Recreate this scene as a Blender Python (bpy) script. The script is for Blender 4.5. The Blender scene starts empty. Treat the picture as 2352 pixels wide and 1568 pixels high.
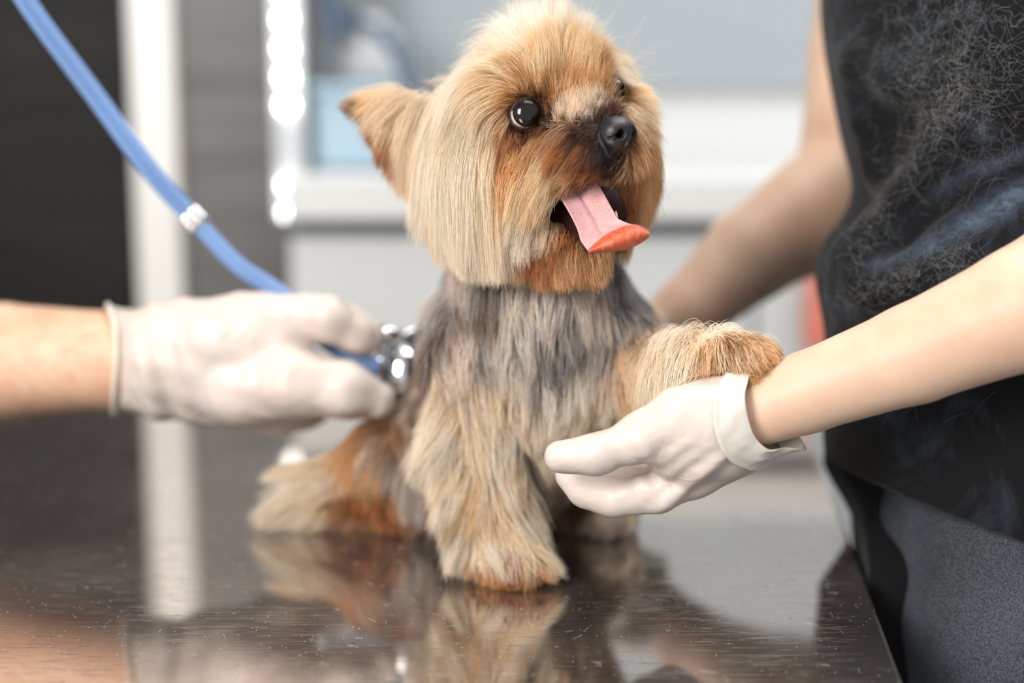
import bpy, bmesh, math, random
import numpy as np
from mathutils import Vector, Matrix
rng = np.random.default_rng(7)
random.seed(7)
SC = bpy.context.scene
COL = SC.collection

# ------------------------------------------------------------------ camera
T = 0.90                      # height of the table top above the floor
FPX = 3267.0                  # 50 mm lens on a 36 mm wide frame of 2352 px
PITCH = math.radians(10.0)
CAM = np.array([0.0, 0.0, T + 0.303])
FW = np.array([0.0, math.cos(PITCH), -math.sin(PITCH)])
UPV = np.array([0.0, math.sin(PITCH), math.cos(PITCH)])
RT = np.array([1.0, 0.0, 0.0])
cd = bpy.data.cameras.new('camera')
cam = bpy.data.objects.new('camera', cd)
COL.objects.link(cam)
cam.location = CAM
cam.rotation_euler = (math.radians(90) - PITCH, 0, 0)
cd.sensor_width = 36.0
cd.lens = 50.0
cd.clip_start = 0.02
cd.dof.use_dof = True
cd.dof.focus_distance = 0.806
cd.dof.aperture_fstop = 1.8
SC.camera = cam
SC.view_settings.view_transform = 'Standard'
SC.view_settings.look = 'None'
SC.view_settings.gamma = 1.0
SC.view_settings.use_curve_mapping = False
SC.view_settings.exposure = 0.28
SC.cycles.use_denoising = True
SC.cycles.max_bounces = 6
SC.cycles.diffuse_bounces = 2
SC.cycles.glossy_bounces = 3
SC.cycles.transmission_bounces = 3
SC.cycles.transparent_max_bounces = 6
SC.cycles.caustics_reflective = False
SC.cycles.caustics_refractive = False
SC.cycles.sample_clamp_indirect = 4.0

# ------------------------------------------------------------------ world and lamps
w = bpy.data.worlds.new('daylight')
SC.world = w
w.use_nodes = True
bg = w.node_tree.nodes['Background']
bg.inputs[0].default_value = (0.96, 0.98, 1.0, 1)
bg.inputs[1].default_value = 0.68

def area(name, loc, target, size, energy, color=(1, 1, 1), sy=None):
    l = bpy.data.lights.new(name, 'AREA')
    l.energy = energy
    l.color = color
    l.size = size
    if sy:
        l.shape = 'RECTANGLE'
        l.size_y = sy
    o = bpy.data.objects.new(name, l)
    COL.objects.link(o)
    o.location = loc
    d = Vector(target) - Vector(loc)
    o.rotation_euler = d.to_track_quat('-Z', 'Y').to_euler()
    return o
area('window_daylight', (-0.95, -0.45, T + 0.85), (0.05, 0.85, T + 0.15), 0.6, 31, (1.0, 0.96, 0.91), 0.8)
area('ceiling_lamp_light', (0.3, 0.9, 2.55), (0.2, 0.9, 0.9), 1.3, 13, (1.0, 0.97, 0.93), 0.9)
area('back_daylight', (0.9, 1.35, 2.4), (0.5, 1.95, 1.15), 0.9, 12, (0.98, 0.99, 1.0), 0.5)  # added fill lamp that brightens the back wall, no source there


# ------------------------------------------------------------------ helpers
def P(px, py, d):
    """a point in the room from where it is seen and how deep it lies"""
    return CAM + FW * d + RT * ((px - 1176.0) / FPX * d) + UPV * ((784.0 - py) / FPX * d)

def PY(px, py, Y):
    v = FW + RT * ((px - 1176.0) / FPX) + UPV * ((784.0 - py) / FPX)
    return CAM + v * (Y / v[1])

def PZ(px, py, z=T):
    v = FW + RT * ((px - 1176.0) / FPX) + UPV * ((784.0 - py) / FPX)
    return CAM + v * ((z - CAM[2]) / v[2])

def proj(Q):
    D = Q - CAM
    d = D @ FW
    return 1176 + (D @ RT) / d * FPX, 784 - (D @ UPV) / d * FPX, d

def lin(c):
    c = np.asarray(c, float) / 255.0
    return np.where(c <= 0.04045, c / 12.92, ((c + 0.055) / 1.055) ** 2.4)

def tag(o, label=None, cat=None, kind=None, group=None):
    if label: o['label'] = label
    if cat: o['category'] = cat
    if kind: o['kind'] = kind
    if group: o['group'] = group
    return o

def empty(name, loc):
    o = bpy.data.objects.new(name, None)
    COL.objects.link(o)
    o.location = [float(c) for c in loc]
    o.empty_display_size = 0.02
    return o

def parent(o, p):
    if p is None: return o
    o.parent = p
    m = Matrix.Identity(4)
    q = p
    loc = Vector((0, 0, 0))
    while q is not None:
        loc += q.location
        q = q.parent
    o.matrix_parent_inverse = Matrix.Identity(4)
    o.location = o.location - loc
    return o

def mesh_obj(name, verts, faces, mat, par=None, smooth=True):
    me = bpy.data.meshes.new(name)
    me.from_pydata([tuple(map(float, v)) for v in verts], [], [tuple(map(int, f)) for f in faces])
    me.update()
    if smooth:
        me.polygons.foreach_set('use_smooth', [True] * len(me.polygons))
    if mat: me.materials.append(mat)
    o = bpy.data.objects.new(name, me)
    COL.objects.link(o)
    parent(o, par)
    return o

def box_geo(x0, x1, y0, y1, z0, z1):
    v = [(x, y, z) for x in (x0, x1) for y in (y0, y1) for z in (z0, z1)]
    f = [(0, 1, 3, 2), (4, 6, 7, 5), (0, 4, 5, 1), (2, 3, 7, 6), (0, 2, 6, 4), (1, 5, 7, 3)]
    return v, f

def box(name, x0, x1, y0, y1, z0, z1, mat, par=None, bevel=0.0):
    v, f = box_geo(x0, x1, y0, y1, z0, z1)
    o = mesh_obj(name, v, f, mat, par, smooth=False)
    if bevel:
        m = o.modifiers.new('b', 'BEVEL'); m.width = bevel; m.segments = 3
    return o

def tube_geo(pts, radii, seg=16, flat=None, up=None):
    """sweep a circle along points, radii per point; returns verts, faces"""
    pts = np.asarray(pts, float)
    n = len(pts)
    radii = np.broadcast_to(np.asarray(radii, float), (n,))
    tan = np.gradient(pts, axis=0)
    tan /= np.linalg.norm(tan, axis=1)[:, None]
    ref = np.array(up if up is not None else (0.13, -0.97, 0.2), float)
    V, F = [], []
    a = np.linspace(0, 2 * np.pi, seg, endpoint=False)
    for i in range(n):
        s = ref - tan[i] * (ref @ tan[i]); s /= np.linalg.norm(s)
        b = np.cross(tan[i], s)
        fl = 1.0 if flat is None else flat
        V.extend(pts[i] + radii[i] * (np.cos(t) * s * fl + np.sin(t) * b) for t in a)
    for i in range(n - 1):
        for j in range(seg):
            k = (j + 1) % seg
            F.append((i * seg + j, i * seg + k, (i + 1) * seg + k, (i + 1) * seg + j))
    F.append(tuple(range(seg))[::-1]); F.append(tuple((n - 1) * seg + j for j in range(seg)))
    return V, F

def spline(pts, n):
    """Catmull-Rom through points (any dimension)"""
    pts = np.asarray(pts, float)
    p = np.vstack([2 * pts[0] - pts[1], pts, 2 * pts[-1] - pts[-2]])
    m = len(pts) - 1
    out = []
    for u in np.linspace(0, m - 1e-9, n):
        i = int(u); t = u - i
        a, b, c, d = p[i], p[i + 1], p[i + 2], p[i + 3]
        out.append(0.5 * (2 * b + (c - a) * t + (2 * a - 5 * b + 4 * c - d) * t * t + (3 * b - a - 3 * c + d) * t ** 3))
    return np.array(out)

def lathe_geo(prof, origin, axis, seg=40):
    axis = np.asarray(axis, float); axis /= np.linalg.norm(axis)
    r = np.array((0, 0, 1.0)) if abs(axis[2]) < 0.9 else np.array((1.0, 0, 0))
    s = np.cross(axis, r); s /= np.linalg.norm(s)
    b = np.cross(axis, s)
    V, F = [], []
    for (rad, h) in prof:
        for t in np.linspace(0, 2 * np.pi, seg, endpoint=False):
            V.append(np.asarray(origin) + axis * h + rad * (np.cos(t) * s + np.sin(t) * b))
    n = len(prof)
    for i in range(n - 1):
        for j in range(seg):
            k = (j + 1) % seg
            F.append((i * seg + j, i * seg + k, (i + 1) * seg + k, (i + 1) * seg + j))
    F.append(tuple(range(seg))[::-1]); F.append(tuple((n - 1) * seg + j for j in range(seg)))
    return V, F

def joined(parts):
    V, F = [], []
    for v, f in parts:
        b = len(V)
        V.extend(list(v)); F.extend(tuple(i + b for i in q) for q in f)
    return V, F

# ---- smooth-union distance fields, meshed with surface nets
class Field:
    def __init__(self, k=0.012):
        self.p = []; self.k = k; self.cut = []; self.carve = []
    def cap(self, a, b, ra, rb, k=None):
        self.p.append(('c', np.asarray(a, float), np.asarray(b, float), ra, rb, k)); return self
    def chain(self, pts, rs, k=None):
        for i in range(len(pts) - 1): self.cap(pts[i], pts[i + 1], rs[i], rs[i + 1], k)
        return self
    def ell(self, c, r, ax=None, k=None):
        ax = np.eye(3) if ax is None else np.asarray(ax, float)
        self.p.append(('e', np.asarray(c, float), np.asarray(r, float), ax, None, k)); return self
    def plane(self, pt, n):      # keep the side the normal points away from
        self.cut.append((np.asarray(pt, float), np.asarray(n, float) / np.linalg.norm(n))); return self
    def _one(self, q, X):
        if q[0] == 'c':
            _, a, b, ra, rb, _k = q
            ab = b - a
            h = np.clip(((X - a) @ ab) / max(ab @ ab, 1e-12), 0, 1)
            return np.linalg.norm(X - a - h[:, None] * ab, axis=1) - (ra + (rb - ra) * h)
        _, c, r, ax, _, _k = q
        L = (X - c) @ ax.T
        k0 = np.linalg.norm(L / r, axis=1)
        k1 = np.linalg.norm(L / (r * r), axis=1)
        return k0 * (k0 - 1.0) / np.maximum(k1, 1e-9)
    def __call__(self, X):
        d = None
        for q in self.p:
            e = self._one(q, X)
            k = q[5] or self.k
            if d is None: d = e; continue
            h = np.maximum(k - np.abs(d - e), 0) / k
            d = np.minimum(d, e) - h * h * k * 0.25
        for q in self.carve:
            e = -self._one(q, X); k = q[5] or 0.004
            h = np.maximum(k - np.abs(d - e), 0) / k
            d = np.maximum(d, e) + h * h * k * 0.25
        for pt, n in self.cut:
            d = np.maximum(d, (X - pt) @ n)
        return d
    def grad(self, X, e=5e-4):
        g = np.stack([self(X + e * a) - self(X - e * a) for a in np.eye(3)], 1)
        return g / np.maximum(np.linalg.norm(g, axis=1)[:, None], 1e-9)
    def bounds(self, m):
        lo, hi = [], []
        for q in self.p:
            if q[0] == 'c':
                r = max(q[3], q[4]); lo.append(np.minimum(q[1], q[2]) - r); hi.append(np.maximum(q[1], q[2]) + r)
            else:
                r = q[2].max(); lo.append(q[1] - r); hi.append(q[1] + r)
        return np.min(lo, 0) - m, np.max(hi, 0) + m
    def mesh(self, h, smooth=2):
        lo, hi = self.bounds(2.5 * h)
        n = np.ceil((hi - lo) / h).astype(int) + 1
        xs = [lo[i] + h * np.arange(n[i]) for i in range(3)]
        f = np.empty(n)
        for i in range(n[0]):
            Y, Z = np.meshgrid(xs[1], xs[2], indexing='ij')
            X = np.stack([np.full(Y.size, xs[0][i]), Y.ravel(), Z.ravel()], 1)
            f[i] = self(X).reshape(n[1], n[2])
        s = f < 0
        c = [s[a:n[0] - 1 + a, b:n[1] - 1 + b, e:n[2] - 1 + e] for a in (0, 1) for b in (0, 1) for e in (0, 1)]
        cnt = sum(q.astype(int) for q in c)
        act = (cnt > 0) & (cnt < 8)
        idx = -np.ones(act.shape, int)
        cells = np.argwhere(act)
        idx[act] = np.arange(len(cells))
        acc = np.zeros((len(cells), 3)); num = np.zeros(len(cells))
        cor = np.array([(a, b, e) for a in (0, 1) for b in (0, 1) for e in (0, 1)])
        for i in range(8):
            for j in range(i + 1, 8):
                if np.abs(cor[i] - cor[j]).sum() != 1: continue
                A = cells + cor[i]; B = cells + cor[j]
                fa = f[A[:, 0], A[:, 1], A[:, 2]]; fb = f[B[:, 0], B[:, 1], B[:, 2]]
                m = (fa < 0) != (fb < 0)
                t = np.where(m, fa / np.where(fa == fb, 1, fa - fb), 0)
                acc += np.where(m[:, None], cor[i] + t[:, None] * (cor[j] - cor[i]), 0)
                num += m
        V = lo + h * (cells + acc / num[:, None])
        F = []
        for ax in range(3):
            o1, o2 = [(1, 2), (2, 0), (0, 1)][ax]
            sl0 = [slice(None)] * 3; sl1 = [slice(None)] * 3
            sl0[ax] = slice(0, n[ax] - 1); sl1[ax] = slice(1, n[ax])
            ch = s[tuple(sl0)] != s[tuple(sl1)]
            E = np.argwhere(ch)
            E = E[(E[:, o1] > 0) & (E[:, o2] > 0) & (E[:, o1] < n[o1] - 1) & (E[:, o2] < n[o2] - 1)]
            d1 = np.zeros(3, int); d1[o1] = 1
            d2 = np.zeros(3, int); d2[o2] = 1
            q = [E - d1 - d2, E - d2, E, E - d1]
            Q = np.stack([idx[a[:, 0], a[:, 1], a[:, 2]] for a in q], 1)
            inside = s[E[:, 0], E[:, 1], E[:, 2]]
            Q[~inside] = Q[~inside][:, ::-1]
            F.append(Q)
        F = np.vstack(F)
        e = np.vstack([F[:, [0, 1]], F[:, [1, 2]], F[:, [2, 3]], F[:, [3, 0]]])
        for _ in range(smooth):
            acc = np.zeros_like(V); num = np.zeros(len(V))
            np.add.at(acc, e[:, 0], V[e[:, 1]]); np.add.at(num, e[:, 0], 1)
            np.add.at(acc, e[:, 1], V[e[:, 0]]); np.add.at(num, e[:, 1], 1)
            V = 0.5 * V + 0.5 * acc / num[:, None]
        return V, F
    def ray(self, px, py, d0=0.6, d1=1.4):
        """where the line of sight through a pixel meets the surface (or passes nearest to it)"""
        ds = np.arange(d0, d1, 0.0015)
        v = FW + RT * ((px - 1176.0) / FPX) + UPV * ((784.0 - py) / FPX)
        X = CAM + v[None] * ds[:, None]
        f = self(X)
        i = np.argmax(f < 0) if (f < 0).any() else np.argmin(f)
        Q = X[i:i + 1]
        for _ in range(3): Q = Q - self.grad(Q) * self(Q)[:, None]
        return Q[0]

def vnoise(X, scale, seed=0):
    """cheap smooth 3-D noise from a few sine waves"""
    r = np.random.default_rng(seed)
    out = np.zeros(len(X))
    for _ in range(6):
        k = r.normal(size=3) * scale; ph = r.uniform(0, 6.28)
        out += np.sin(X @ k + ph)
    return out / 2.45

# ------------------------------------------------------------------ materials
def material(name, color, rough=0.5, metal=0.0, sss=0.0, sssr=(1, .4, .25), sscale=0.01, emis=None, estr=0.0, coat=0.0, alpha=None, spec=0.5, sheen=0.0):
    m = bpy.data.materials.new(name); m.use_nodes = True
    b = m.node_tree.nodes['Principled BSDF']
    c = lin(color)
    b.inputs['Base Color'].default_value = (*c, 1)
    b.inputs['Roughness'].default_value = rough
    b.inputs['Metallic'].default_value = metal
    b.inputs['Specular IOR Level'].default_value = spec
    if sss:
        b.inputs['Subsurface Weight'].default_value = sss
        b.inputs['Subsurface Radius'].default_value = sssr
        b.inputs['Subsurface Scale'].default_value = sscale
    if coat: b.inputs['Coat Weight'].default_value = coat; b.inputs['Coat Roughness'].default_value = 0.03
    if sheen: b.inputs['Sheen Weight'].default_value = sheen
    if emis is not None:
        b.inputs['Emission Color'].default_value = (*lin(emis), 1)
        b.inputs['Emission Strength'].default_value = estr
    return m

class NT:
    def __init__(s, m): s.t = m.node_tree; s.b = s.t.nodes['Principled BSDF']
    def n(s, typ, **kw):
        x = s.t.nodes.new(typ)
        for k, v in kw.items():
            if k.startswith('_'): setattr(x, k[1:], v)
            else: x.inputs[k.replace('__', ' ')].default_value = v
        return x
    def l(s, a, b): s.t.links.new(a, b)
    def noise(s, vec, scale, detail=4, rough=0.5, dist=0.0, scl=None):
        if scl is not None:
            mp = s.n('ShaderNodeMapping'); mp.inputs['Scale'].default_value = scl; s.l(vec, mp.inputs['Vector']); vec = mp.outputs[0]
        x = s.n('ShaderNodeTexNoise'); x.inputs['Scale'].default_value = scale; x.inputs['Detail'].default_value = detail
        x.inputs['Roughness'].default_value = rough; x.inputs['Distortion'].default_value = dist
        s.l(vec, x.inputs['Vector']); return x.outputs['Fac']
    def ramp(s, fac, stops):
        x = s.n('ShaderNodeValToRGB'); s.l(fac, x.inputs[0])
        e = x.color_ramp.elements
        while len(e) > 1: e.remove(e[0])
        e[0].position = stops[0][0]; e[0].color = stops[0][1]
        for p, c in stops[1:]:
            q = e.new(p); q.color = c
        return x.outputs[0]
    def math(s, op, a, b=None):
        x = s.n('ShaderNodeMath'); x.operation = op
        for i, v in enumerate((a, b)):
            if v is None: continue
            if isinstance(v, (int, float)): x.inputs[i].default_value = v
            else: s.l(v, x.inputs[i])
        return x.outputs[0]
    def mix(s, fac, a, b):
        x = s.n('ShaderNodeMix'); x.data_type = 'RGBA'
        for i, v in ((0, fac), (6, a), (7, b)):
            if isinstance(v, (int, float)): x.inputs[i].default_value = v
            elif isinstance(v, tuple): x.inputs[i].default_value = v
            else: s.l(v, x.inputs[i])
        return x.outputs[2]
    def bump(s, h, strength, dist):
        x = s.n('ShaderNodeBump'); x.inputs['Strength'].default_value = strength; x.inputs['Distance'].default_value = dist
        s.l(h, x.inputs['Height']); s.l(x.outputs[0], s.b.inputs['Normal'])
    def coord(s, which='Object'):
        return s.n('ShaderNodeTexCoord').outputs[which]
def C4(c): return (*lin(c), 1.0)
def G(v): return (v, v, v, 1.0)

M = {}
M['wall'] = material('wall_paint', (200, 201, 200), 0.8)
M['white'] = material('white_laminate', (214, 215, 213), 0.35)
M['cabinet'] = material('pale_grey_laminate', (205, 207, 206), 0.4)
M['wallcab'] = material('blue_grey_laminate', (150, 156, 160), 0.45)
M['gap'] = material('shadow_grey_plinth', (96, 102, 108), 0.6)  # dark grey painting the shade in the gap under the countertop
M['post'] = material('painted_aluminium', (232, 229, 224), 0.45)
M['ceil'] = material('ceiling_paint', (214, 214, 212), 0.9)
M['floor'] = material('floor_vinyl', (120, 122, 124), 0.5)
M['darkwood'] = material('black_stained_wood', (24, 21, 19), 0.6, spec=0.25)
nt = NT(M['darkwood'])
g = nt.noise(nt.coord(), 6.0, 6, 0.6, 0.4, (0.6, 0.6, 9.0))
nt.l(nt.ramp(g, [(0.3, C4((13, 11, 10))), (0.75, C4((30, 26, 23)))]), nt.b.inputs['Base Color'])
M['greypanel'] = material('charcoal_panel', (98, 95, 94), 0.55)
nt = NT(M['greypanel'])
g = nt.noise(nt.coord(), 5.0, 6, 0.6, 0.4, (0.6, 0.6, 8.0))
nt.l(nt.ramp(g, [(0.3, C4((92, 89, 88))), (0.75, C4((120, 118, 117)))]), nt.b.inputs['Base Color'])
M['chrome'] = material('chrome', (225, 225, 228), 0.08, 1.0)
M['led'] = material('lamp_glow', (255, 255, 255), 0.4, emis=(255, 252, 244), estr=9.0)
M['bluebin'] = material('pale_blue_plastic', (158, 184, 200), 0.4)
M['darkblue'] = material('slate_blue_plastic', (64, 82, 104), 0.4)
M['greyplastic'] = material('light_grey_plastic', (190, 194, 198), 0.4)
M['blackrub'] = material('black_rubber', (30, 32, 36), 0.5)
M['salmon'] = material('salmon_cloth', (226, 136, 118), 0.9)
M['tube'] = material('blue_rubber_tube', (112, 144, 192), 0.5, sss=0.2, sssr=(.3, .5, 1), sscale=0.004)
M['eye'] = material('dark_iris', (26, 14, 9), 0.08, coat=1.0)
nt = NT(M['eye'])

# stainless steel with scratches and dust
m = M['steel'] = material('scratched_stainless_steel', (150, 146, 143), 0.09, 1.0)
nt = NT(m)
oc = nt.coord()
def rotmap(ang, scl, src=oc):
    mp = nt.n('ShaderNodeMapping'); mp.inputs['Rotation'].default_value = (0, 0, ang); mp.inputs['Scale'].default_value = scl
    nt.l(src, mp.inputs['Vector']); return mp.outputs[0]
def scratches(ang, sx, sy, scale, lo, hi):
    f = nt.noise(rotmap(ang, (sx, sy, 1)), scale, 3, 0.6, 0.6)
    return nt.ramp(f, [(lo, G(0)), (hi, G(1))])
s1 = scratches(0.25, 4.0, 220.0, 6.0, 0.63, 0.72)
s2 = scratches(-0.45, 6.0, 260.0, 5.0, 0.65, 0.73)
s3 = scratches(1.15, 7.0, 240.0, 5.0, 0.66, 0.74)
swirl = nt.ramp(nt.noise(oc, 9.0, 3, 0.6, 1.0), [(0.42, G(0)), (0.62, G(1))])
sc_ = nt.math('MAXIMUM', nt.math('MAXIMUM', s1, s2), s3)
sc_ = nt.math('MULTIPLY', sc_, nt.math('ADD', nt.math('MULTIPLY', swirl, 0.8), 0.2))
dn = nt.n('ShaderNodeTexVoronoi'); dn.inputs['Scale'].default_value = 330.0; nt.l(oc, dn.inputs['Vector'])
dcell = nt.n('ShaderNodeSeparateColor'); nt.l(dn.outputs['Color'], dcell.inputs[0])
dust = nt.math('MULTIPLY', nt.math('LESS_THAN', dn.outputs['Distance'], 0.10), nt.math('GREATER_THAN', dcell.outputs[0], 0.72))
film = nt.ramp(nt.noise(oc, 5.0, 5, 0.6, 0.3), [(0.35, G(0.0)), (0.75, G(1.0))])
base = nt.mix(nt.math('MULTIPLY', sc_, 0.35), C4((206, 197, 190)), C4((240, 236, 230)))
base = nt.mix(dust, base, C4((235, 230, 220)))
nt.l(base, nt.b.inputs['Base Color'])
nt.l(nt.math('MAXIMUM', nt.math('ADD', nt.math('ADD', 0.05, nt.math('MULTIPLY', film, 0.06)), nt.math('MULTIPLY', sc_, 0.35)), nt.math('MULTIPLY', dust, 0.8)), nt.b.inputs['Roughness'])
nt.l(nt.math('SUBTRACT', nt.math('SUBTRACT', 0.97, nt.math('MULTIPLY', film, 0.05)), nt.math('MULTIPLY', dust, 0.8)), nt.b.inputs['Metallic'])
nt.bump(nt.math('ADD', sc_, dust), 0.25, 0.0004)

# skin
def skin(name, c1, c2, c3):
    m = material(name, c1, 0.5, sss=0.35, sssr=(1.0, 0.35, 0.2), sscale=0.006, spec=0.4)
    nt = NT(m); oc = nt.coord()
    a = nt.ramp(nt.noise(oc, 22.0, 4, 0.6), [(0.35, C4(c1)), (0.6, C4(c2)), (0.8, C4(c3))])
    nt.l(a, nt.b.inputs['Base Color'])
    nt.bump(nt.noise(oc, 900.0, 3, 0.6), 0.12, 0.0006)
    return m
M['skinA'] = skin('hairy_fair_skin', (226, 188, 162), (216, 172, 144), (200, 148, 120))
M['skinB'] = skin('pale_skin', (220, 188, 164), (213, 176, 151), (200, 158, 134))
m = M['latex'] = material('white_latex', (208, 194, 185), 0.42, sss=0.25, sssr=(1, .55, .4), sscale=0.004, spec=0.5)
nt = NT(m); oc = nt.coord()
wr = nt.noise(oc, 42.0, 5, 0.55, 1.2, (1.0, 1.0, 1.6))
nt.l(nt.ramp(nt.noise(oc, 16.0, 3, 0.5), [(0.35, C4((214, 201, 192))), (0.7, C4((206, 188, 178)))]), nt.b.inputs['Base Color'])
nt.bump(wr, 0.30, 0.004)
M['cuff'] = material('white_latex_rim', (220, 210, 197), 0.4, sss=0.25, sssr=(1, .7, .5), sscale=0.003)
# black cotton, linty, with fold highlights painted on the ridges
m = M['shirt'] = material('black_cotton', (16, 17, 20), 0.9, sheen=0.08, spec=0.2)
nt = NT(m); oc = nt.coord()
lint_highlight = nt.ramp(nt.noise(oc, 14.0, 8, 0.7, 1.5), [(0.52, G(0)), (0.80, G(1))])
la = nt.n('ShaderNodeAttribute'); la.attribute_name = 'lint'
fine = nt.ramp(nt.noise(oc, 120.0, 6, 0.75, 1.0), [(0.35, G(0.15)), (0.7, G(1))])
lf = nt.math('ADD', nt.math('MULTIPLY', lint_highlight, 0.22), nt.math('MULTIPLY', nt.math('MULTIPLY', la.outputs['Fac'], fine), 0.95))
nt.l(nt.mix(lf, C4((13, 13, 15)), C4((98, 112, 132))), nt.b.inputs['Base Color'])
nt.bump(nt.math('ADD', nt.noise(oc, 900.0, 2, 0.5), nt.math('MULTIPLY', nt.noise(oc, 18.0, 4, 0.6, 0.6), 3.0)), 0.35, 0.002)
m = M['denim'] = material('washed_black_denim', (60, 66, 78), 0.85)
nt = NT(m); oc = nt.coord()
fade = nt.ramp(nt.noise(oc, 9.0, 4, 0.6, 0.5), [(0.35, C4((20, 22, 26))), (0.7, C4((60, 66, 78)))])
weave = nt.noise(oc, 1300.0, 2, 0.6, 0.0, (1.0, 1.0, 0.6))
nt.l(nt.mix(nt.ramp(weave, [(0.42, G(0)), (0.62, G(0.40))]), fade, C4((112, 116, 124))), nt.b.inputs['Base Color'])
nt.bump(nt.noise(oc, 700.0, 2, 0.5), 0.6, 0.001)

# ------------------------------------------------------------------ room
def S(o, **k): o['kind'] = 'structure'; return o
BY = 1.95                      # back wall
S(box('floor', -2.2, 2.2, -1.6, BY + 0.1, -0.05, 0.0, M['floor']))
S(box('ceiling', -2.2, 2.2, -0.2, BY + 0.1, 2.75, 2.8, M['ceil']))
S(box('wall_back', PY(640, 0, BY)[0], 2.2, BY + 0.06, BY + 0.16, 0.0, 2.75, M['wall']))
xa0, xa1 = PY(312, 300, 1.80)[0], PY(410, 300, 1.80)[0]
xb = PY(625, 300, 1.80)[0]
S(box('wall_left', -2.2, xa0, 1.81, 1.88, 0.0, 2.75, M['darkwood']))
S(box('wall_middle', xa1, xb, 1.81, 1.88, 0.0, 2.75, M['greypanel']))
S(box('trim_1', xa0 - 0.002, xa1, 1.785, 1.87, 0.0, 2.75, M['post'], bevel=0.004))
S(box('wall_return', xb, xb + 0.03, 1.81, BY + 0.06, 0.0, 2.75, M['greypanel']))

# counter run against the back wall
def ZY(y, Y): return PY(1176, y, Y)[2]
CY = 1.66
zt_, zb_ = ZY(405, CY), ZY(498, CY)
cx0 = xb + 0.035
counter = box('counter', cx0, 2.0, CY, BY + 0.055, zt_ - 0.052, zt_, M['white'], bevel=0.004)
tag(counter, 'long white countertop against the pale back wall', 'counter')
z_gap = ZY(548, CY)
base = empty('base_cabinet', (cx0, CY + 0.03, 0))
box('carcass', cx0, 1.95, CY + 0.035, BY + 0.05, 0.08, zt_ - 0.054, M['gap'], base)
dx = (1.95 - cx0) / 4
for i in range(4):
    d = box('door', cx0 + dx * i + 0.003, cx0 + dx * (i + 1) - 0.003, CY + 0.015, CY + 0.035, 0.09, z_gap, M['cabinet'], base, bevel=0.002)
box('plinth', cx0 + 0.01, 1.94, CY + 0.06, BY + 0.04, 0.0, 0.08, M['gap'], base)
tag(base, 'pale grey base cabinets under the white countertop', 'cabinet')
zc = ZY(205, BY)
M['upper'] = material('blue_grey_wall_panel', (150, 157, 162), 0.6)
S(box('wall_panel', PY(640, 0, BY)[0], 2.2, BY + 0.045, BY + 0.062, zc, 2.75, M['upper'], bevel=0.004))

# emissive discs standing in for bright glints on the panel edge
ls = empty('light_strip', PY(655, 300, 1.72))
a = PY(640, -260, 1.75); b = PY(672, 505, 1.75)
sx = PY(662, 250, 1.74)[0]
box('channel', sx - 0.018, sx + 0.018, 1.735, 1.76, PY(660, 505, 1.74)[2], PY(660, -900, 1.74)[2], M['greyplastic'], ls, bevel=0.002)
for y in list(range(-880, 300, 66)) + [425, 488]:
    q = PY(662, y, 1.728)
    V, F = lathe_geo([(0.0001, -0.006), (0.006, -0.005), (0.009, 0.0), (0.006, 0.005), (0.0001, 0.006)], (sx, 1.728, q[2]), (0, 1, 0), 14)
    mesh_obj('lamp', V, F, M['led'], ls)
tag(ls, 'upright strip of round white lamps on the edge of the grey panel', 'light strip')

# things on the counter
bin_ = empty('storage_bin', PY(800, 390, 1.80))
bx0, bx1 = PY(712, 300, 1.76)[0], PY(925, 300, 1.76)[0]
bz1 = ZY(190, 1.76)
box('bin_body', bx0, bx1, 1.77, 1.9, zt_, bz1, M['bluebin'], bin_, bevel=0.012)
box('rim', bx0 - 0.004, bx1 + 0.004, 1.764, 1.906, bz1 - 0.012, bz1, M['bluebin'], bin_, bevel=0.004)
tag(bin_, 'pale blue plastic storage bin on the countertop left of the dog', 'bin')
can = empty('canister', PY(840, 180, 1.84))
V, F = lathe_geo([(0.001, 0), (0.034, 0.0), (0.036, 0.004), (0.036, 0.06), (0.030, 0.068), (0.001, 0.07)], (PY(850, 180, 1.84)[0], 1.84, bz1), (0, 0, 1))
mesh_obj('canister_body', V, F, M['greyplastic'], can)
V, F = lathe_geo([(0.001, 0.068), (0.020, 0.068), (0.020, 0.082), (0.001, 0.084)], (PY(850, 180, 1.84)[0], 1.84, bz1), (0, 0, 1))
mesh_obj('lid', V, F, M['white'], can)
tag(can, 'light grey round canister standing on the pale blue bin', 'canister')
pts = spline([PY(790, 40, 1.80), PY(860, 70, 1.78), PY(915, 130, 1.76), PY(938, 200, 1.75), PY(942, 300, 1.745), PY(942, 392, 1.735)], 40)
V, F = tube_geo(pts, 0.0085, 12)
hz = mesh_obj('hose', V, F, M['darkblue'])
tag(hz, 'dark slate hose curving down beside the pale blue bin', 'hose')
V, F = tube_geo(spline([PY(735, -300, 1.78), PY(745, -100, 1.78), PY(762, 30, 1.78), PY(772, 85, 1.78)], 30), np.linspace(0.010, 0.016, 30), 14)
hp = mesh_obj('hanging_handpiece', V, F, M['darkblue'])
tag(hp, 'dark blue handpiece hanging above the pale blue bin', 'handpiece')
tx = PY(1905, 700, CY)[0]
tz1, tz0 = ZY(600, CY), ZY(800, CY)
bm_v, bm_f = [], []
nx_, nz_ = 24, 12
for s_ in (0, 1):
    for k in range(nz_ + 1):
        for i in range(nx_ + 1):
            bm_v.append((tx - .028 + .056 * i / nx_, CY + .012 - .006 - .010 * s_ * (1 - .2 * k / nz_) - .0035 * math.sin(i * .9) * (k / nz_), tz1 + (tz0 - tz1) * k / nz_))
n1 = (nx_ + 1) * (nz_ + 1)
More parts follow.
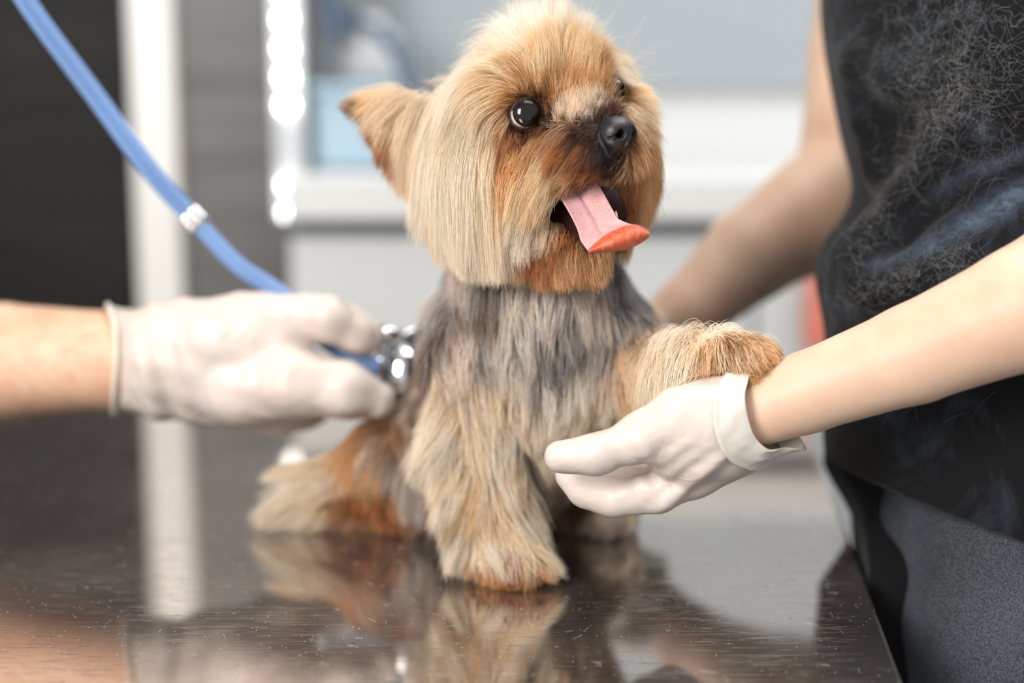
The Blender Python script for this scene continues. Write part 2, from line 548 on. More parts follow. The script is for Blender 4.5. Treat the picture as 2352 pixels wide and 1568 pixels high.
for s_ in (0, 1):
    for k in range(nz_):
        for i in range(nx_):
            q = [s_ * n1 + k * (nx_ + 1) + i, s_ * n1 + k * (nx_ + 1) + i + 1, s_ * n1 + (k + 1) * (nx_ + 1) + i + 1, s_ * n1 + (k + 1) * (nx_ + 1) + i]
            bm_f.append(q if s_ else q[::-1])
for i in range(nx_): bm_f.append((i, i + 1, n1 + i + 1, n1 + i))
for k in range(nz_):
    a_ = k * (nx_ + 1); bm_f.append((a_, n1 + a_, n1 + a_ + nx_ + 1, a_ + nx_ + 1)); a_ += nx_; bm_f.append((a_, a_ + nx_ + 1, n1 + a_ + nx_ + 1, n1 + a_))
tw = mesh_obj('hand_towel', bm_v, bm_f, M['salmon'])
tag(tw, 'salmon coloured cloth hanging on the cabinet front beside the black shirt', 'towel')

# ------------------------------------------------------------------ table
e0 = PZ(2077, 1568); e1 = PZ(1930, 1177)
ed = (e1 - e0)[:2] / np.linalg.norm((e1 - e0)[:2])
en = np.array([-ed[1], ed[0]])           # to the left
far = np.array([e1[0], e1[1]]) + ed * ((1.50 - e1[1]) / ed[1])
near = np.array([e0[0], e0[1]]) - ed * 0.75
W = 1.05
def slab(p, q, w, z0, z1):
    c = [p, q, q + en * w, p + en * w]
    v = [(x, y, z0) for x, y in c] + [(x, y, z1) for x, y in c]
    return v, [(3, 2, 1, 0), (4, 5, 6, 7), (0, 1, 5, 4), (1, 2, 6, 5), (2, 3, 7, 6), (3, 0, 4, 7)]
tab = empty('examination_table', (0, 0.8, 0))
V, F = slab(near, far, W, T - 0.03, T)
o = mesh_obj('tabletop', V, F, M['steel'], tab, smooth=False)
mb = o.modifiers.new('b', 'BEVEL'); mb.width = 0.003; mb.segments = 3
V, F = slab(near + en * .08 + ed * .08, far + en * .08 - ed * .08, W - .16, T - 0.07, T - 0.031)
mesh_obj('table_frame', V, F, M['post'], tab, smooth=False)
for p in (near + en * .1 + ed * .1, far + en * .1 - ed * .1, near + en * (W - .1) + ed * .1, far + en * (W - .1) - ed * .1):
    V, F = tube_geo([(p[0], p[1], 0.0), (p[0], p[1], T - 0.07)], 0.02, 16, up=(1, 0, 0))
    mesh_obj('leg', V, F, M['chrome'], tab)
tag(tab, 'scratched stainless steel examination table the dog stands on', 'table')
# ------------------------------------------------------------------ people
def disp(V, F, amt, scale, seed, fld, mask=None):
    n = fld.grad(V)
    d = vnoise(V, scale, seed) * amt
    if mask is not None: d = d * mask(V)
    return V + n * d[:, None]

KA = 1.12
def PA(x, y, d): return P(x, y, d * KA)
def grown(f, k):
    f.p = [(q[0], q[1], q[2], q[3] * k, q[4] * k, q[5]) for q in f.p]
# --- the person at the left: a hairy forearm and a gloved right hand
A = empty('person', PA(-150, 830, 0.90))
tag(A, 'person at the left edge with a bare hairy forearm and white glove holding the stethoscope', 'person')
handA = Field(0.010)
handA.cap(PA(250, 826, .905), PA(400, 828, .890), .0315, .0305, .02)          # wrist
handA.cap(PA(400, 790, .885), PA(600, 755, .875), .0280, .0195, .015)          # back of the hand, upper
handA.cap(PA(400, 850, .890), PA(590, 865, .888), .0290, .0280, .015)          # palm bulk
handA.cap(PA(420, 880, .895), PA(640, 935, .900), .0200, .0190, .018)         # little-finger side
handA.cap(PA(520, 775, .872), PA(640, 800, .868), .0200, .0150, .012)
handA.chain([PA(560, 735, .872), PA(700, 728, .868), PA(752, 732, .866), PA(822, 768, .872), PA(846, 780, .876)],
            [.0165, .0135, .0138, .0105, .0092], .007)                       # index finger
handA.chain([PA(560, 745, .905), PA(730, 728, .908), PA(800, 742, .905), PA(848, 764, .902)], [.016, .0125, .0105, .0088], .006)
handA.chain([PA(560, 895, .875), PA(680, 878, .864), PA(790, 895, .862), PA(866, 918, .868)],
            [.0225, .0205, .0165, .0112], .008)                              # thumb
handA.chain([PA(600, 925, .905), PA(700, 935, .915), PA(760, 905, .925)], [.0165, .0140, .0110], .006)   # curled fingers behind
handA.chain([PA(600, 900, .925), PA(710, 905, .935), PA(770, 870, .935)], [.0165, .0140, .0110], .006)
grown(handA, KA)
rimc = PA(268, 824, .903)
rn = np.array([-0.92, -0.34, 0.03]); rn /= np.linalg.norm(rn)      # the way the cuff opens
gA = Field(0.010); gA.p = list(handA.p); gA.plane(rimc, rn)
V, F = gA.mesh(0.0014, 2)
# pulled latex folds between the rim and the back of the hand
def foldsA(X):
    px, py, d = proj(X)
    m = np.exp(-((px - 360) / 75.0) ** 2)
    u = (px - 300) * 0.92 - (py - 820) * 0.30
    return m * (0.0015 * np.sin(u / 11.0) + 0.0018 * np.sin(u / 23.0 + 1.0 + (py - 800) / 90.0)) + 0.0006 * vnoise(X, 160, 3)
V = V + gA.grad(V) * foldsA(V)[:, None]
gloveA = mesh_obj('glove', V, F, M['latex'], A)
# rim bead
u = np.cross(rn, (0, 0, 1.0)); u /= np.linalg.norm(u); v = np.cross(rn, u)
ring = []
for t in np.linspace(0, 2 * np.pi, 61)[:-1]:
    ring.append(rimc + .0345 * KA * (math.cos(t) * u * 0.98 + math.sin(t) * v) + rn * (0.004 + 0.0012 * math.sin(3 * t)))
def loop_tube(pts, r, seg=10):
    pts = np.asarray(pts); n = len(pts); V, F = [], []
    for i in range(n):
        t = pts[(i + 1) % n] - pts[i - 1]; t /= np.linalg.norm(t)
        c = pts[i] - pts.mean(0); s = c - t * (c @ t); s /= np.linalg.norm(s); b = np.cross(t, s)
        V.extend(pts[i] + r * (math.cos(a) * s + math.sin(a) * b) for a in np.linspace(0, 2 * np.pi, seg, endpoint=False))
    for i in range(n):
        for j in range(seg):
            k = (j + 1) % seg; m = (i + 1) % n
            F.append((i * seg + j, i * seg + k, m * seg + k, m * seg + j))
    return V, F
def lofted(l1, l2, th=0.0006):
    """an open sleeve between two loops, flared"""
    n = len(l1); V = []; F = []; m = 9
    c = np.mean(np.vstack([l1, l2]), 0)
    for s in np.linspace(0, 1, m):
        for i in range(n):
            V.append(l1[i] * (1 - s) + l2[i] * s)
    for i in range(m - 1):
        for j in range(n):
            k = (j + 1) % n; F.append((i * n + j, i * n + k, (i + 1) * n + k, (i + 1) * n + j))
    return V, F
inner = [rimc + .0312 * KA * (math.cos(t) * u + math.sin(t) * v) - rn * 0.006 for t in np.linspace(0, 2 * np.pi, 61)[:-1]]
V1, F1 = loop_tube(ring, .0018); V2, F2 = lofted(inner, ring)
V, F = joined([(V1, F1), (V2, F2)])
mesh_obj('glove_rim', V, F, M['cuff'], gloveA)
armA = Field(0.02)
armA.chain([PA(-900, 560, 1.10), PA(-780, 900, 1.06), PA(-250, 845, .955), PA(0, 828, .925), PA(250, 826, .905), PA(420, 828, .893)],
           [.050, .046, .0420, .0372, .0308, .0270], .004)
grown(armA, KA)
V, F = armA.mesh(0.0025, 6)
bodyA = mesh_obj('body', V, F, M['skinA'], A)

# --- the person at the right: black shirt, jeans, two bare arms, gloved hands
B = empty('person', (0.45, 0.97, 0.0))
tag(B, 'person at the right in a black furry shirt and faded dark jeans supporting the dog', 'person')
armB = Field(0.02)
armB.chain([P(2900, -300, .86), P(2750, 480, .78), P(2352, 708, .755), P(2100, 812, .775), P(1850, 902, .795), P(1740, 945, .800)],
           [.050, .040, .0328, .0272, .0226, .0200], .004)
farB = Field(0.02)
KF = 1.09
def PF(x, y, d): return P(x, y, d * KF)
farB.chain([PF(2060, -420, 1.08), PF(1992, 120, 1.09), PF(1965, 410, 1.08), PF(1860, 500, 1.055), PF(1720, 588, 1.035), PF(1585, 715, 1.02), PF(1520, 760, 1.02)],
           [.048, .043, .0440, .0410, .0335, .0250, .0220], .008)
grown(farB, KF)
bodyf = Field(0.004); bodyf.p = armB.p + farB.p
bodyf.ell(P(2620, 300, 1.0), (.13, .15, .30), k=.05)
V, F = bodyf.mesh(0.0028, 8)
bodyB = mesh_obj('body', V, F, M['skinB'], B)

handB = Field(0.008)
handB.cap(P(1745, 945, .800), P(1640, 985, .800), .0212, .0235, .02)
handB.cap(P(1650, 975, .800), P(1570, 1010, .798), .0225, .0240, .02)
handB.cap(P(1700, 1020, .808), P(1590, 1085, .812), .0150, .0150, .015)
handB.chain([P(1600, 965, .792), P(1560, 972, .790), P(1478, 1004, .786), P(1372, 1042, .788), P(1285, 1049, .792)],
            [.0195, .0175, .0132, .0104, .0090], .007)      # thumb
handB.chain([P(1600, 1078, .806), P(1522, 1124, .806), P(1415, 1144, .810), P(1345, 1128, .820), P(1310, 1092, .832)],
            [.0160, .0122, .0108, .0098, .0086], .0025)       # index finger
handB.chain([P(1620, 1060, .826), P(1530, 1108, .832), P(1440, 1122, .838), P(1370, 1085, .848), P(1345, 1040, .858)],
            [.0150, .0125, .0112, .0100, .0088], .004)       # middle finger
handB.chain([P(1650, 1045, .845), P(1570, 1090, .855), P(1480, 1105, .862), P(1410, 1065, .872)],
            [.0140, .0118, .0105, .0092], .004)
handB.chain([P(1680, 1035, .855), P(1610, 1080, .872), P(1540, 1095, .882), P(1490, 1060, .888)],
            [.0120, .0102, .0090, .0082], .004)
gB = Field(0.008); gB.p = list(handB.p)
cB = P(1712, 958, .800)
axB = P(1850, 902, .795) - P(1740, 945, .800); axB /= np.linalg.norm(axB)
gB.plane(cB, axB)
V, F = gB.mesh(0.0011, 2)
def foldsB(X):
    px, py, d = proj(X)
    u = (px * 0.62 + py * 0.78)
    m = np.exp(-((px - 1600) / 90.0) ** 2) * np.clip((py - 1000) / 60.0, 0, 1)
    m2 = np.exp(-(((px - 1480) / 60.0) ** 2 + ((py - 1090) / 60.0) ** 2))
    return m * (0.0013 * np.sin(u / 13.0 + px / 160.0) + 0.0008 * np.sin(u / 6.5)) + m2 * 0.0006 * np.sin((px * .8 - py * .5) / 7.0) + 0.00045 * vnoise(X, 190, 5)
V = V + gB.grad(V) * foldsB(V)[:, None]
gloveB = mesh_obj('glove', V, F, M['latex'], B)
# folded cuff: a loose band flaring off the wrist, with a pulled-out corner at the bottom
def loopB(c, r, amp, drop):
    uu = np.cross(axB, (0, -1.0, 0)); uu /= np.linalg.norm(uu)     # roughly up in the picture
    vv = np.cross(axB, uu)
    if uu[2] < 0: uu = -uu
    out = []
    for t in np.linspace(0, 2 * np.pi, 97)[:-1]:
        rr = r * (1 + amp * (0.5 * math.sin(3 * t + 1) + 0.35 * math.sin(5 * t + 2)))
        q = c + rr * (math.cos(t) * uu + math.sin(t) * vv)
        bot = max(0.0, -math.cos(t)) ** 3
        q = q - uu * drop * bot
        out.append(q)
    return out
front = np.array([0, -1.0, 0])
def skew(loop, c, k):
    """lean the loop so its near side sits further along the hand"""
    return [q + axB * k * ((q - c) @ front) / .02 for q in loop]
uuB = np.cross(axB, (0, -1.0, 0)); uuB /= np.linalg.norm(uuB)
if uuB[2] < 0: uuB = -uuB
vvB = np.cross(axB, uuB)
if vvB @ front < 0: vvB = -vvB
def cuff_loop(cx, cy, off, near, low, wav=0.0, ph=0.0, n=120, sag=0.0):
    out = []
    c = P(cx, cy, .8)
    for t in np.linspace(0, 2 * np.pi, n + 1)[:-1]:
        d = math.cos(t) * uuB + math.sin(t) * vvB
        o = c - axB * near * max(0, math.sin(t)) ** 1.5 + axB * low * max(0, -math.cos(t)) ** 2
        rr = np.arange(.004, .045, .0006)
        X = o + d * rr[:, None]
        f_ = np.minimum(handB(X), armB(X))
        k = len(rr) - 1 - np.argmax((f_ < 0)[::-1]) if (f_ < 0).any() else 20
        r_ = rr[k] + off * (1 + wav * math.sin(6 * t + ph) + .6 * wav * math.sin(11 * t + 2 * ph)) + sag * max(0, -math.cos(t)) ** 3
        out.append((r_, o, d))
    R_ = np.array([q[0] for q in out])
    for _ in range(3): R_ = np.maximum(R_, .25 * np.roll(R_, 1) + .5 * R_ + .25 * np.roll(R_, -1))
    return [q[1] + q[2] * r for q, r in zip(out, R_)]
L = [cuff_loop(1722, 958, .0003, .017, .000), cuff_loop(1712, 962, .0016, .017, .000), cuff_loop(1716, 960, .0027, .0165, .000), cuff_loop(1724, 957, .0021, .016, .002, .15),
     cuff_loop(1745, 950, .0026, .0145, .006, .3, 1.0, sag=.003), cuff_loop(1768, 942, .0034, .0125, .011, .35, 2.0, sag=.0050), cuff_loop(1766, 942, .0026, .0118, .010, .3, 2.0, sag=.0042), cuff_loop(1740, 951, .0008, .0130, .004)]
parts = [lofted(L[k], L[k + 1]) for k in range(len(L) - 1)]
V, F = joined(parts)
cuffB = mesh_obj('folded_cuff', V, F, M['cuff'], gloveB)
wd_ = cuffB.modifiers.new('w', 'WELD'); wd_.merge_threshold = 0.0001
so = cuffB.modifiers.new('s', 'SOLIDIFY'); so.thickness = 0.0006
ss = cuffB.modifiers.new('u', 'SUBSURF'); ss.levels = 1; ss.render_levels = 1
# hidden-side glove on the far hand
far = Field(0.008)
far.cap(PF(1600, 705, 1.02), PF(1480, 800, 1.03), .0245, .0260, .02)
for i in range(4):
    far.chain([PF(1490 + 8 * i, 790 + 22 * i, 1.03 + .004 * i), PF(1420, 850 + 20 * i, 1.035), PF(1370, 890 + 18 * i, 1.02)], [.011, .0098, .0085], .004)
far.chain([PF(1530, 760, 1.01), PF(1470, 740, 1.0), PF(1420, 760, .995)], [.013, .011, .009], .005)
axF = PF(1720, 588, 1.035) - PF(1585, 715, 1.02); axF /= np.linalg.norm(axF)
far.plane(PF(1578, 722, 1.02), axF)
V, F = far.mesh(0.0018, 2)
mesh_obj('glove', V, F, M['latex'], B)

# shirt
sh = Field(0.05)
sh.ell(P(2560, -180, .98), (.190, .170, .16))
sh.ell(P(2505, 60, .97), (.175, .165, .12))
sh.ell(P(2530, 330, .965), (.166, .165, .12))
sh.ell(P(2480, 625, .955), (.174, .160, .075), k=.03)
sh.ell(P(2500, 900, .95), (.172, .160, .11))
sh.ell(P(2545, 1100, .95), (.176, .165, .06))
def surfchain(f, pts, rs, k, out=0.0):
    Q = [f.ray(*p) for p in pts]
    return Q
ridge1 = surfchain(sh, [(2178, 220), (2172, 320), (2110, 420), (2040, 510), (1960, 590), (1930, 640)], 0, 0)
ridge2 = surfchain(sh, [(1925, 110), (1975, 150), (2060, 170), (2180, 210), (2260, 300)], 0, 0)
ridge3 = surfchain(sh, [(1925, 690), (2000, 640), (2090, 600), (2200, 540), (2352, 440)], 0, 0)
ridge4 = surfchain(sh, [(2352, 350), (2220, 400), (2120, 470), (2020, 560), (1960, 600)], 0, 0)
ridge5 = surfchain(sh, [(1940, 180), (1990, 280), (2020, 380), (2050, 440)], 0, 0)
hem = surfchain(sh, [(1985, 1010), (2080, 1130), (2200, 1180), (2352, 1215), (2500, 1240)], 0, 0)
for R, r in ((ridge1, .0095), (ridge2, .0085), (ridge3, .0120), (ridge4, .0100), (ridge5, .006)):
    sh.chain(R, [r * .4] + [r] * (len(R) - 2) + [r * .5], .018)
groove = surfchain(sh, [(2400, 285), (2250, 360), (2150, 440), (2060, 530), (2000, 590)], 0, 0)
for a, b in zip(groove[:-1], groove[1:]): sh.carve.append(('c', a, b, .0085, .007, .016))
groove = surfchain(sh, [(2400, 400), (2250, 480), (2150, 545), (2060, 600)], 0, 0)
for a, b in zip(groove[:-1], groove[1:]): sh.carve.append(('c', a, b, .0075, .006, .014))
hp_ = P(2150, 1160, .9)
sh.plane(P(2150, 1168, .86), np.cross(P(2352, 1232, .82) - P(2010, 1090, .92), P(2352, 1232, .82) - P(2600, 1200, 1.2)) * np.array([1, 1, 1.0]))
pt, nn = sh.cut[0]
if nn[2] > 0: sh.cut[0] = (pt, -nn)
V, F = sh.mesh(0.0035, 2)
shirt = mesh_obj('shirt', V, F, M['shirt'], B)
ridge_highlight = np.zeros(len(V))  # painted fold highlights, strongest along each ridge
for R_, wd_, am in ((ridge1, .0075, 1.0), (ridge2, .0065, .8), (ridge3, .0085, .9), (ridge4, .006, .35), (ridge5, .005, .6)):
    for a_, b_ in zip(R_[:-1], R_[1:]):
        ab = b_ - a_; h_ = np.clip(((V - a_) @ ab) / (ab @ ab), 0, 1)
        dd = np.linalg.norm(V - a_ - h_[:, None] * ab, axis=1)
        ridge_highlight = np.maximum(ridge_highlight, am * np.exp(-(dd / wd_) ** 2))
la_ = shirt.data.attributes.new('lint', 'FLOAT', 'POINT'); la_.data.foreach_set('value', ridge_highlight.astype(np.float32))
shirt_field = sh
# added black form standing in for the shade between the legs and the table
tl_ = Field(0.02)
tl_.ell(P(2050, 1080, .985), (.040, .05, .05))
tl_.chain([P(2060, 1120, .965), P(2068, 1330, .925), P(2070, 1480, .925), P(2090, 1640, .93)], [.034, .026, .018, .014])
tl_.chain([P(1935, 990, 1.0), P(1965, 1100, .995), P(2010, 1250, .98), P(2070, 1450, .95)], [.012, .014, .014, .012], .02)
def clear_table(V):
    s = (V[:, :2] - e0[:2]) @ en
    k = np.clip((T + .045 - V[:, 2]) / .04, 0, 1)
    V[:, :2] += en[None] * (np.minimum(0, -.004 - s) * k)[:, None]
    return V
V, F = tl_.mesh(0.0035, 2)
V = clear_table(V)
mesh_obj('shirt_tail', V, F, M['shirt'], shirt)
# jeans
je = Field(0.03)
je.ell(P(2560, 1150, .95), (.160, .150, .10))
je.cap(P(2265, 1150, 1.06), P(2265, 2900, 1.37), .088, .070, .03)
je.chain([P(2480, 1220, .90), P(2435, 1450, .89), P(2440, 2900, 1.20)], [.095, .092, .070], .02)
je.chain([P(2060, 1190, .97), P(2160, 1240, .92), P(2300, 1330, .87), P(2480, 1380, .85)], [.020, .028, .026, .02], .02)
V, F = je.mesh(0.004, 2)
V = V + je.grad(V) * (0.0022 * vnoise(V, 45, 9))[:, None]
V[:, 2] = np.maximum(V[:, 2], 0.03)
V = clear_table(V)
mesh_obj('jeans', V, F, M['denim'], B)

# ------------------------------------------------------------------ stethoscope
st = empty('stethoscope', PA(905, 850, .895))
tag(st, 'blue double tube stethoscope with a chrome chest piece pressed against the side of the dog', 'stethoscope')
tp = [PA(-160, -420, .80), PA(-40, -180, .82), PA(58, 0, .84), PA(215, 215, .865), PA(345, 392, .88), PA(440, 497, .89), PA(545, 607, .895), PA(640, 672, .90),
      PA(712, 752, .893), PA(775, 800, .888), PA(872, 846, .887)]
path = spline(tp, 130)
tn = np.gradient(path, axis=0); tn /= np.linalg.norm(tn, axis=1)[:, None]
side = np.cross(tn, FW); side /= np.linalg.norm(side, axis=1)[:, None]
def sub(a, b): return [i for i in range(130) if a <= i / 129.0 <= b]
def seg_tube(idx, off, r):
    return tube_geo(path[idx] + side[idx] * off[:, None] if isinstance(off, np.ndarray) else path[idx] + side[idx] * off, r, 18)
i1 = sub(0, 0.505); i2 = sub(0.495, 1.0)
w1 = np.full(len(i1), .0030)
w2 = np.full(len(i2), .0024)
V, F = joined([seg_tube(i1, w1, .0038), seg_tube(i1, -w1, .0038), seg_tube(i2, w2 * 0.8, .0042), seg_tube(i2, -w2 * 0.8, .0042)])
mesh_obj('tube', V, F, M['tube'], st)
i3 = sub(0.485, 0.522)
V, F = joined([seg_tube(i3, .0032, .0052), seg_tube(i3, -.0032, .0052)])
mesh_obj('connector', V, F, M['chrome'], st)
cc = PA(914, 852, .892)
ax = -FW * .80 + RT * -.42 + UPV * .18
V, F = lathe_geo([(.0001, -.008), (.0150, -.008), (.0160, -.007), (.0162, -.0045), (.0150, -.0030), (.0152, -.0010), (.0158, .0005), (.0150, .0030), (.0125, .0060), (.0085, .0085), (.0045, .0097), (.0001, .0100)], cc, ax, 56)
V = [cc + (v - cc) + UPV * ((v - cc) @ UPV) * .25 for v in map(np.asarray, V)]
mesh_obj('chest_piece', V, F, M['chrome'], st)
V, F = joined([lathe_geo([(.0001, -.002), (.0075, -.002), (.0085, 0), (.0085, .006), (.0075, .008), (.0001, .008)], PA(890, 775, .893), (0.3, 0.1, 1), 32),
               tube_geo([PA(862, 846, .888), PA(885, 815, .892), PA(893, 780, .893)], [.0050, .0048, .0048], 18)])
mesh_obj('stem', V, F, M['chrome'], st)
V, F = lathe_geo([(.0001, -.004), (.010, -.004), (.0118, 0), (.0118, .003), (.010, .005), (.0001, .005)], PA(945, 790, .915), (0.55, -0.8, 0.2), 40)
mesh_obj('bell', V, F, M['chrome'], st)
# ------------------------------------------------------------------ the dog
cr, cu, cf = RT, UPV, -FW            # picture right, picture up, toward the camera
def ax_from(z, up=UPV):
    z = np.asarray(z, float); z = z / np.linalg.norm(z)
    x = np.cross(up, z); x /= np.linalg.norm(x)
    return np.stack([x, np.cross(z, x), z])
dog = empty('dog', PZ(1180, 1290))
tag(dog, 'small long haired dog with golden head, grey body and its tongue hanging out', 'dog')

hd = Field(0.016)
hd.ell(P(1252, 262, .872), (.0425, .045, .0445))                       # skull
hd.ell(P(1170, 400, .868), (.042, .040, .048))                        # near cheek
hd.ell(P(1385, 300, .872), (.021, .030, .038))                        # far cheek
hd.ell(P(1432, 400, .868), (.015, .022, .034))                        # far jowl
hd.cap(P(1290, 322, .842), P(1392, 330, .790), .0215, .0135, .012)    # muzzle
hd.cap(P(1305, 262, .835), P(1392, 292, .792), .0120, .0085, .010)    # bridge of the nose
hd.cap(P(1215, 440, .845), P(1300, 392, .822), .022, .015, .014)      # near lip
hd.cap(P(1190, 500, .872), P(1335, 588, .836), .028, .0150, .014)     # lower jaw
hd.ell(P(1160, 215, .835), (.014, .012, .010))
hd.ell(P(1285, 190, .838), (.022, .014, .012))
ear = [P(985, 270, .885), P(905, 262, .882), P(822, 243, .882)]
hd.chain(ear, [.0130, .0060, .0022], .010)
hd.chain([P(975, 330, .885), P(900, 300, .884), P(830, 250, .882)], [.0120, .0050, .0018], .010)
hd.chain([P(1350, 220, .925), P(1360, 190, .945), P(1370, 165, .962)], [.0140, .0070, .0022], .012)   # far ear
eyeN = P(1208, 263, .8280); eyeF = P(1402, 214, .848)
exN = np.stack([cr * math.cos(.4) + cu * math.sin(.4), -cr * math.sin(.4) + cu * math.cos(.4), cf])
hd.carve.append(('e', eyeN + cf * .004, np.array([.0110, .0092, .0110]), exN, None, .005))
hd.carve.append(('e', eyeF + cf * .004, np.array([.0098, .0088, .0100]), np.eye(3), None, .006))
# open mouth
hd.carve.append(('c', P(1270, 470, .850), P(1385, 480, .805), .0125, .0165, .010))

bd = Field(0.030)
bd.cap(P(1190, 430, .895), P(1230, 640, .905), .036, .044)            # neck
bd.ell(P(1240, 770, .925), (.056, .055, .066))                        # chest
bd.cap(P(1250, 850, .935), P(1180, 1010, 1.010), .050, .048)          # belly
bd.ell(P(1130, 990, 1.035), (.054, .058, .052))                       # hips
bd.chain([P(1075, 800, .905), P(1085, 960, .905), P(1120, 1120, .900), P(1150, 1235, .895)], [.029, .0205, .0170, .0155], .016)
bd.cap(P(1150, 1275, .897), P(1185, 1302, .884), .0150, .0130, .010)  # standing front paw
bd.chain([P(1420, 790, .915), P(1500, 850, .885), P(1585, 838, .838), P(1650, 820, .815)], [.028, .0180, .0125, .0115], .016)
bd.cap(P(1655, 822, .815), P(1735, 830, .800), .0125, .0120, .010)    # raised paw
bd.chain([P(1030, 1010, 1.01), P(900, 1080, .995), P(850, 1110, 1.01)], [.044, .030, .020], .02)     # near thigh
bd.cap(P(850, 1115, 1.012), P(760, 1128, .995), .0150, .0140, .010)   # near hind foot
bd.chain([P(1260, 1040, 1.03), P(1370, 1110, 1.00), P(1390, 1175, .995)], [.040, .026, .013], .02)   # far thigh and foot
bd.cap(P(1390, 1178, .995), P(1395, 1195, .975), .0120, .0110, .010)
bd.chain([P(1180, 960, 1.09), P(1200, 860, 1.13), P(1180, 800, 1.13)], [.012, .008, .006], .02)      # tail
full = Field(0.026); full.p = bd.p + [(*q[:5], q[5] or .016) for q in hd.p]; full.carve = hd.carve
full.plane((0, 0, T + .0008), (0, 0, -1))
V, F = full.mesh(0.0019, 2)
bodym = material('dog_skin', (96, 62, 44), 0.6)
nt = NT(bodym)
at = nt.n('ShaderNodeAttribute'); at.attribute_name = 'coat'; nt.l(at.outputs['Color'], nt.b.inputs['Base Color'])
dogbody = mesh_obj('body', V, F, bodym, dog)
dogV, dogF = V, F

# ---- eyes, nose, tongue, mouth
def ball(name, c, r, mat, par, look, seg=40):
    prof = [(r * math.sin(a), -r * math.cos(a)) for a in np.linspace(0.02, math.pi - 0.02, 24)]
    V, F = lathe_geo(prof, c, look, seg)
    return mesh_obj(name, V, F, mat, par)
M['sclera'] = material('eye_white', (214, 196, 186), 0.12, coat=0.2, sss=0.2, sscale=0.002)
M['lid'] = material('black_wet_eyelid', (40, 26, 22), 0.45)
M['iris'] = material('dark_brown_iris', (18, 9, 6), 0.05, spec=0.45)
def make_eye(c, r, look, iris_r, name='eye'):
    look = look / np.linalg.norm(look)
    e = ball(name, c, r, M['sclera'], dog, look)
    # iris and cornea as one bulging cap
    h = math.sqrt(r * r - iris_r ** 2)
    prof = [(iris_r * math.sin(a) * 1.0, h - .0002 + (r * 1.035 - h) * math.cos(a)) for a in np.linspace(math.pi / 2, 0.02, 12)]
    prof = [(iris_r, h - .001)] + prof
    V, F = lathe_geo(prof, c, look, 40)
    mesh_obj('iris', V, F, M['iris'], e)
    return e
make_eye(eyeN, .0103, cf + cu * 0.05 + cr * 0.13, .0087)
make_eye(eyeF, .0098, cf * 0.50 + cr * 0.86 + cu * 0.05, .0082)
def lid_loop(c, pts, r):
    Q = []
    for (px, py, dz) in pts: 
        Q.append(P(px, py, 1.0) * 0 + P(px, py, (c - CAM) @ FW - dz))
    Q = np.array(Q)
    Q = np.vstack([Q[-2:], Q, Q[:3]])
    Q = spline(Q, (len(Q) - 1) * 6 + 1)[12:-12][:-6]
    return loop_tube(Q, r, 12)
def lidpts(cx, cy, a, b, rot, R, flat=1.0, cxy=None):
    out = []
    for t in np.linspace(0, 2 * np.pi, 17)[:-1]:
        x = a * math.cos(t); y = b * math.sin(t)
        X = x * math.cos(rot) - y * math.sin(rot); Y = x * math.sin(rot) + y * math.cos(rot)
        dd = R * R - ((X * X + Y * Y) * (.82 / FPX) ** 2)
        out.append((cx + X, cy + Y, math.sqrt(max(dd, 1e-7)) + .0004))
    return out
def lids(c, r, look, a, b, rot, off=(0, 0)):
    look = look / np.linalg.norm(look)
    x = np.cross(cu, look); x /= np.linalg.norm(x); y = np.cross(look, x)
    xr = x * math.cos(rot) + y * math.sin(rot); yr = -x * math.sin(rot) + y * math.cos(rot)
    f = Field(.003); f.ell(c - look * .0003, (r * 1.09, r * 1.09, r * 1.08), np.stack([xr, yr, look]))
    o = c + look * r * 1.0 + x * off[0] + y * off[1]
    f.carve.append(('e', o, np.array([a, b, r * 1.2]), np.stack([xr, yr, look]), None, .0016))
    V, F = f.mesh(.00042, 3)
    V = V + f.grad(V) * (.00012 * vnoise(V, 1200, 4))[:, None]
    return mesh_obj('eyelid', V, F, M['lid'], dog)
lids(eyeN, .0103, cf + cr * .02, .0098, .0073, 0.40, (.0002, -.0004))
lookF = cf * 0.50 + cr * 0.86
lids(eyeF, .0098, lookF, .0080, .0072, 0.3)
ns = Field(0.006)
nc = P(1418, 306, .777)
nl = cf * 0.62 + cr * 0.62 + cu * -0.10; nl /= np.linalg.norm(nl)     # where the nose points
nx = np.cross(cu, nl); nx /= np.linalg.norm(nx); ny = np.cross(nl, nx)
def N(a, b, c): return nc + nx * a + ny * b + nl * c
ns.ell(N(0, .001, 0), (.0092, .0085, .0085), np.stack([nx, ny, nl]))
ns.ell(N(-.0052, -.001, .0012), (.0055, .0062, .0060), np.stack([nx, ny, nl]))
ns.ell(N(.0052, -.001, .0012), (.0055, .0062, .0060), np.stack([nx, ny, nl]))
ns.cap(N(0, -.004, .000), N(0, -.0105, -.0035), .0036, .0022)
for s in (-1, 1):
    ns.carve.append(('c', N(s * .0050, -.0008, .0075), N(s * .0040, .0, .0010), .0024, .0016, .002))
    ns.carve.append(('c', N(s * .0066, -.0022, .0068), N(s * .0096, -.0040, .0030), .0013, .0010, .002))
ns.carve.append(('c', N(0, .002, .0102), N(0, -.010, .0040), .0006, .0006, .0012))
V, F = ns.mesh(0.00055, 1)
m = M['nose'] = material('wet_black_nose', (12, 11, 12), 0.38, spec=0.6, coat=0.0)
nt = NT(m); vo = nt.n('ShaderNodeTexVoronoi'); vo.inputs['Scale'].default_value = 900.0; nt.l(nt.coord(), vo.inputs['Vector']); nt.bump(vo.outputs['Distance'], 0.35, 0.0006)
mesh_obj('nose', V, F, m, dog)

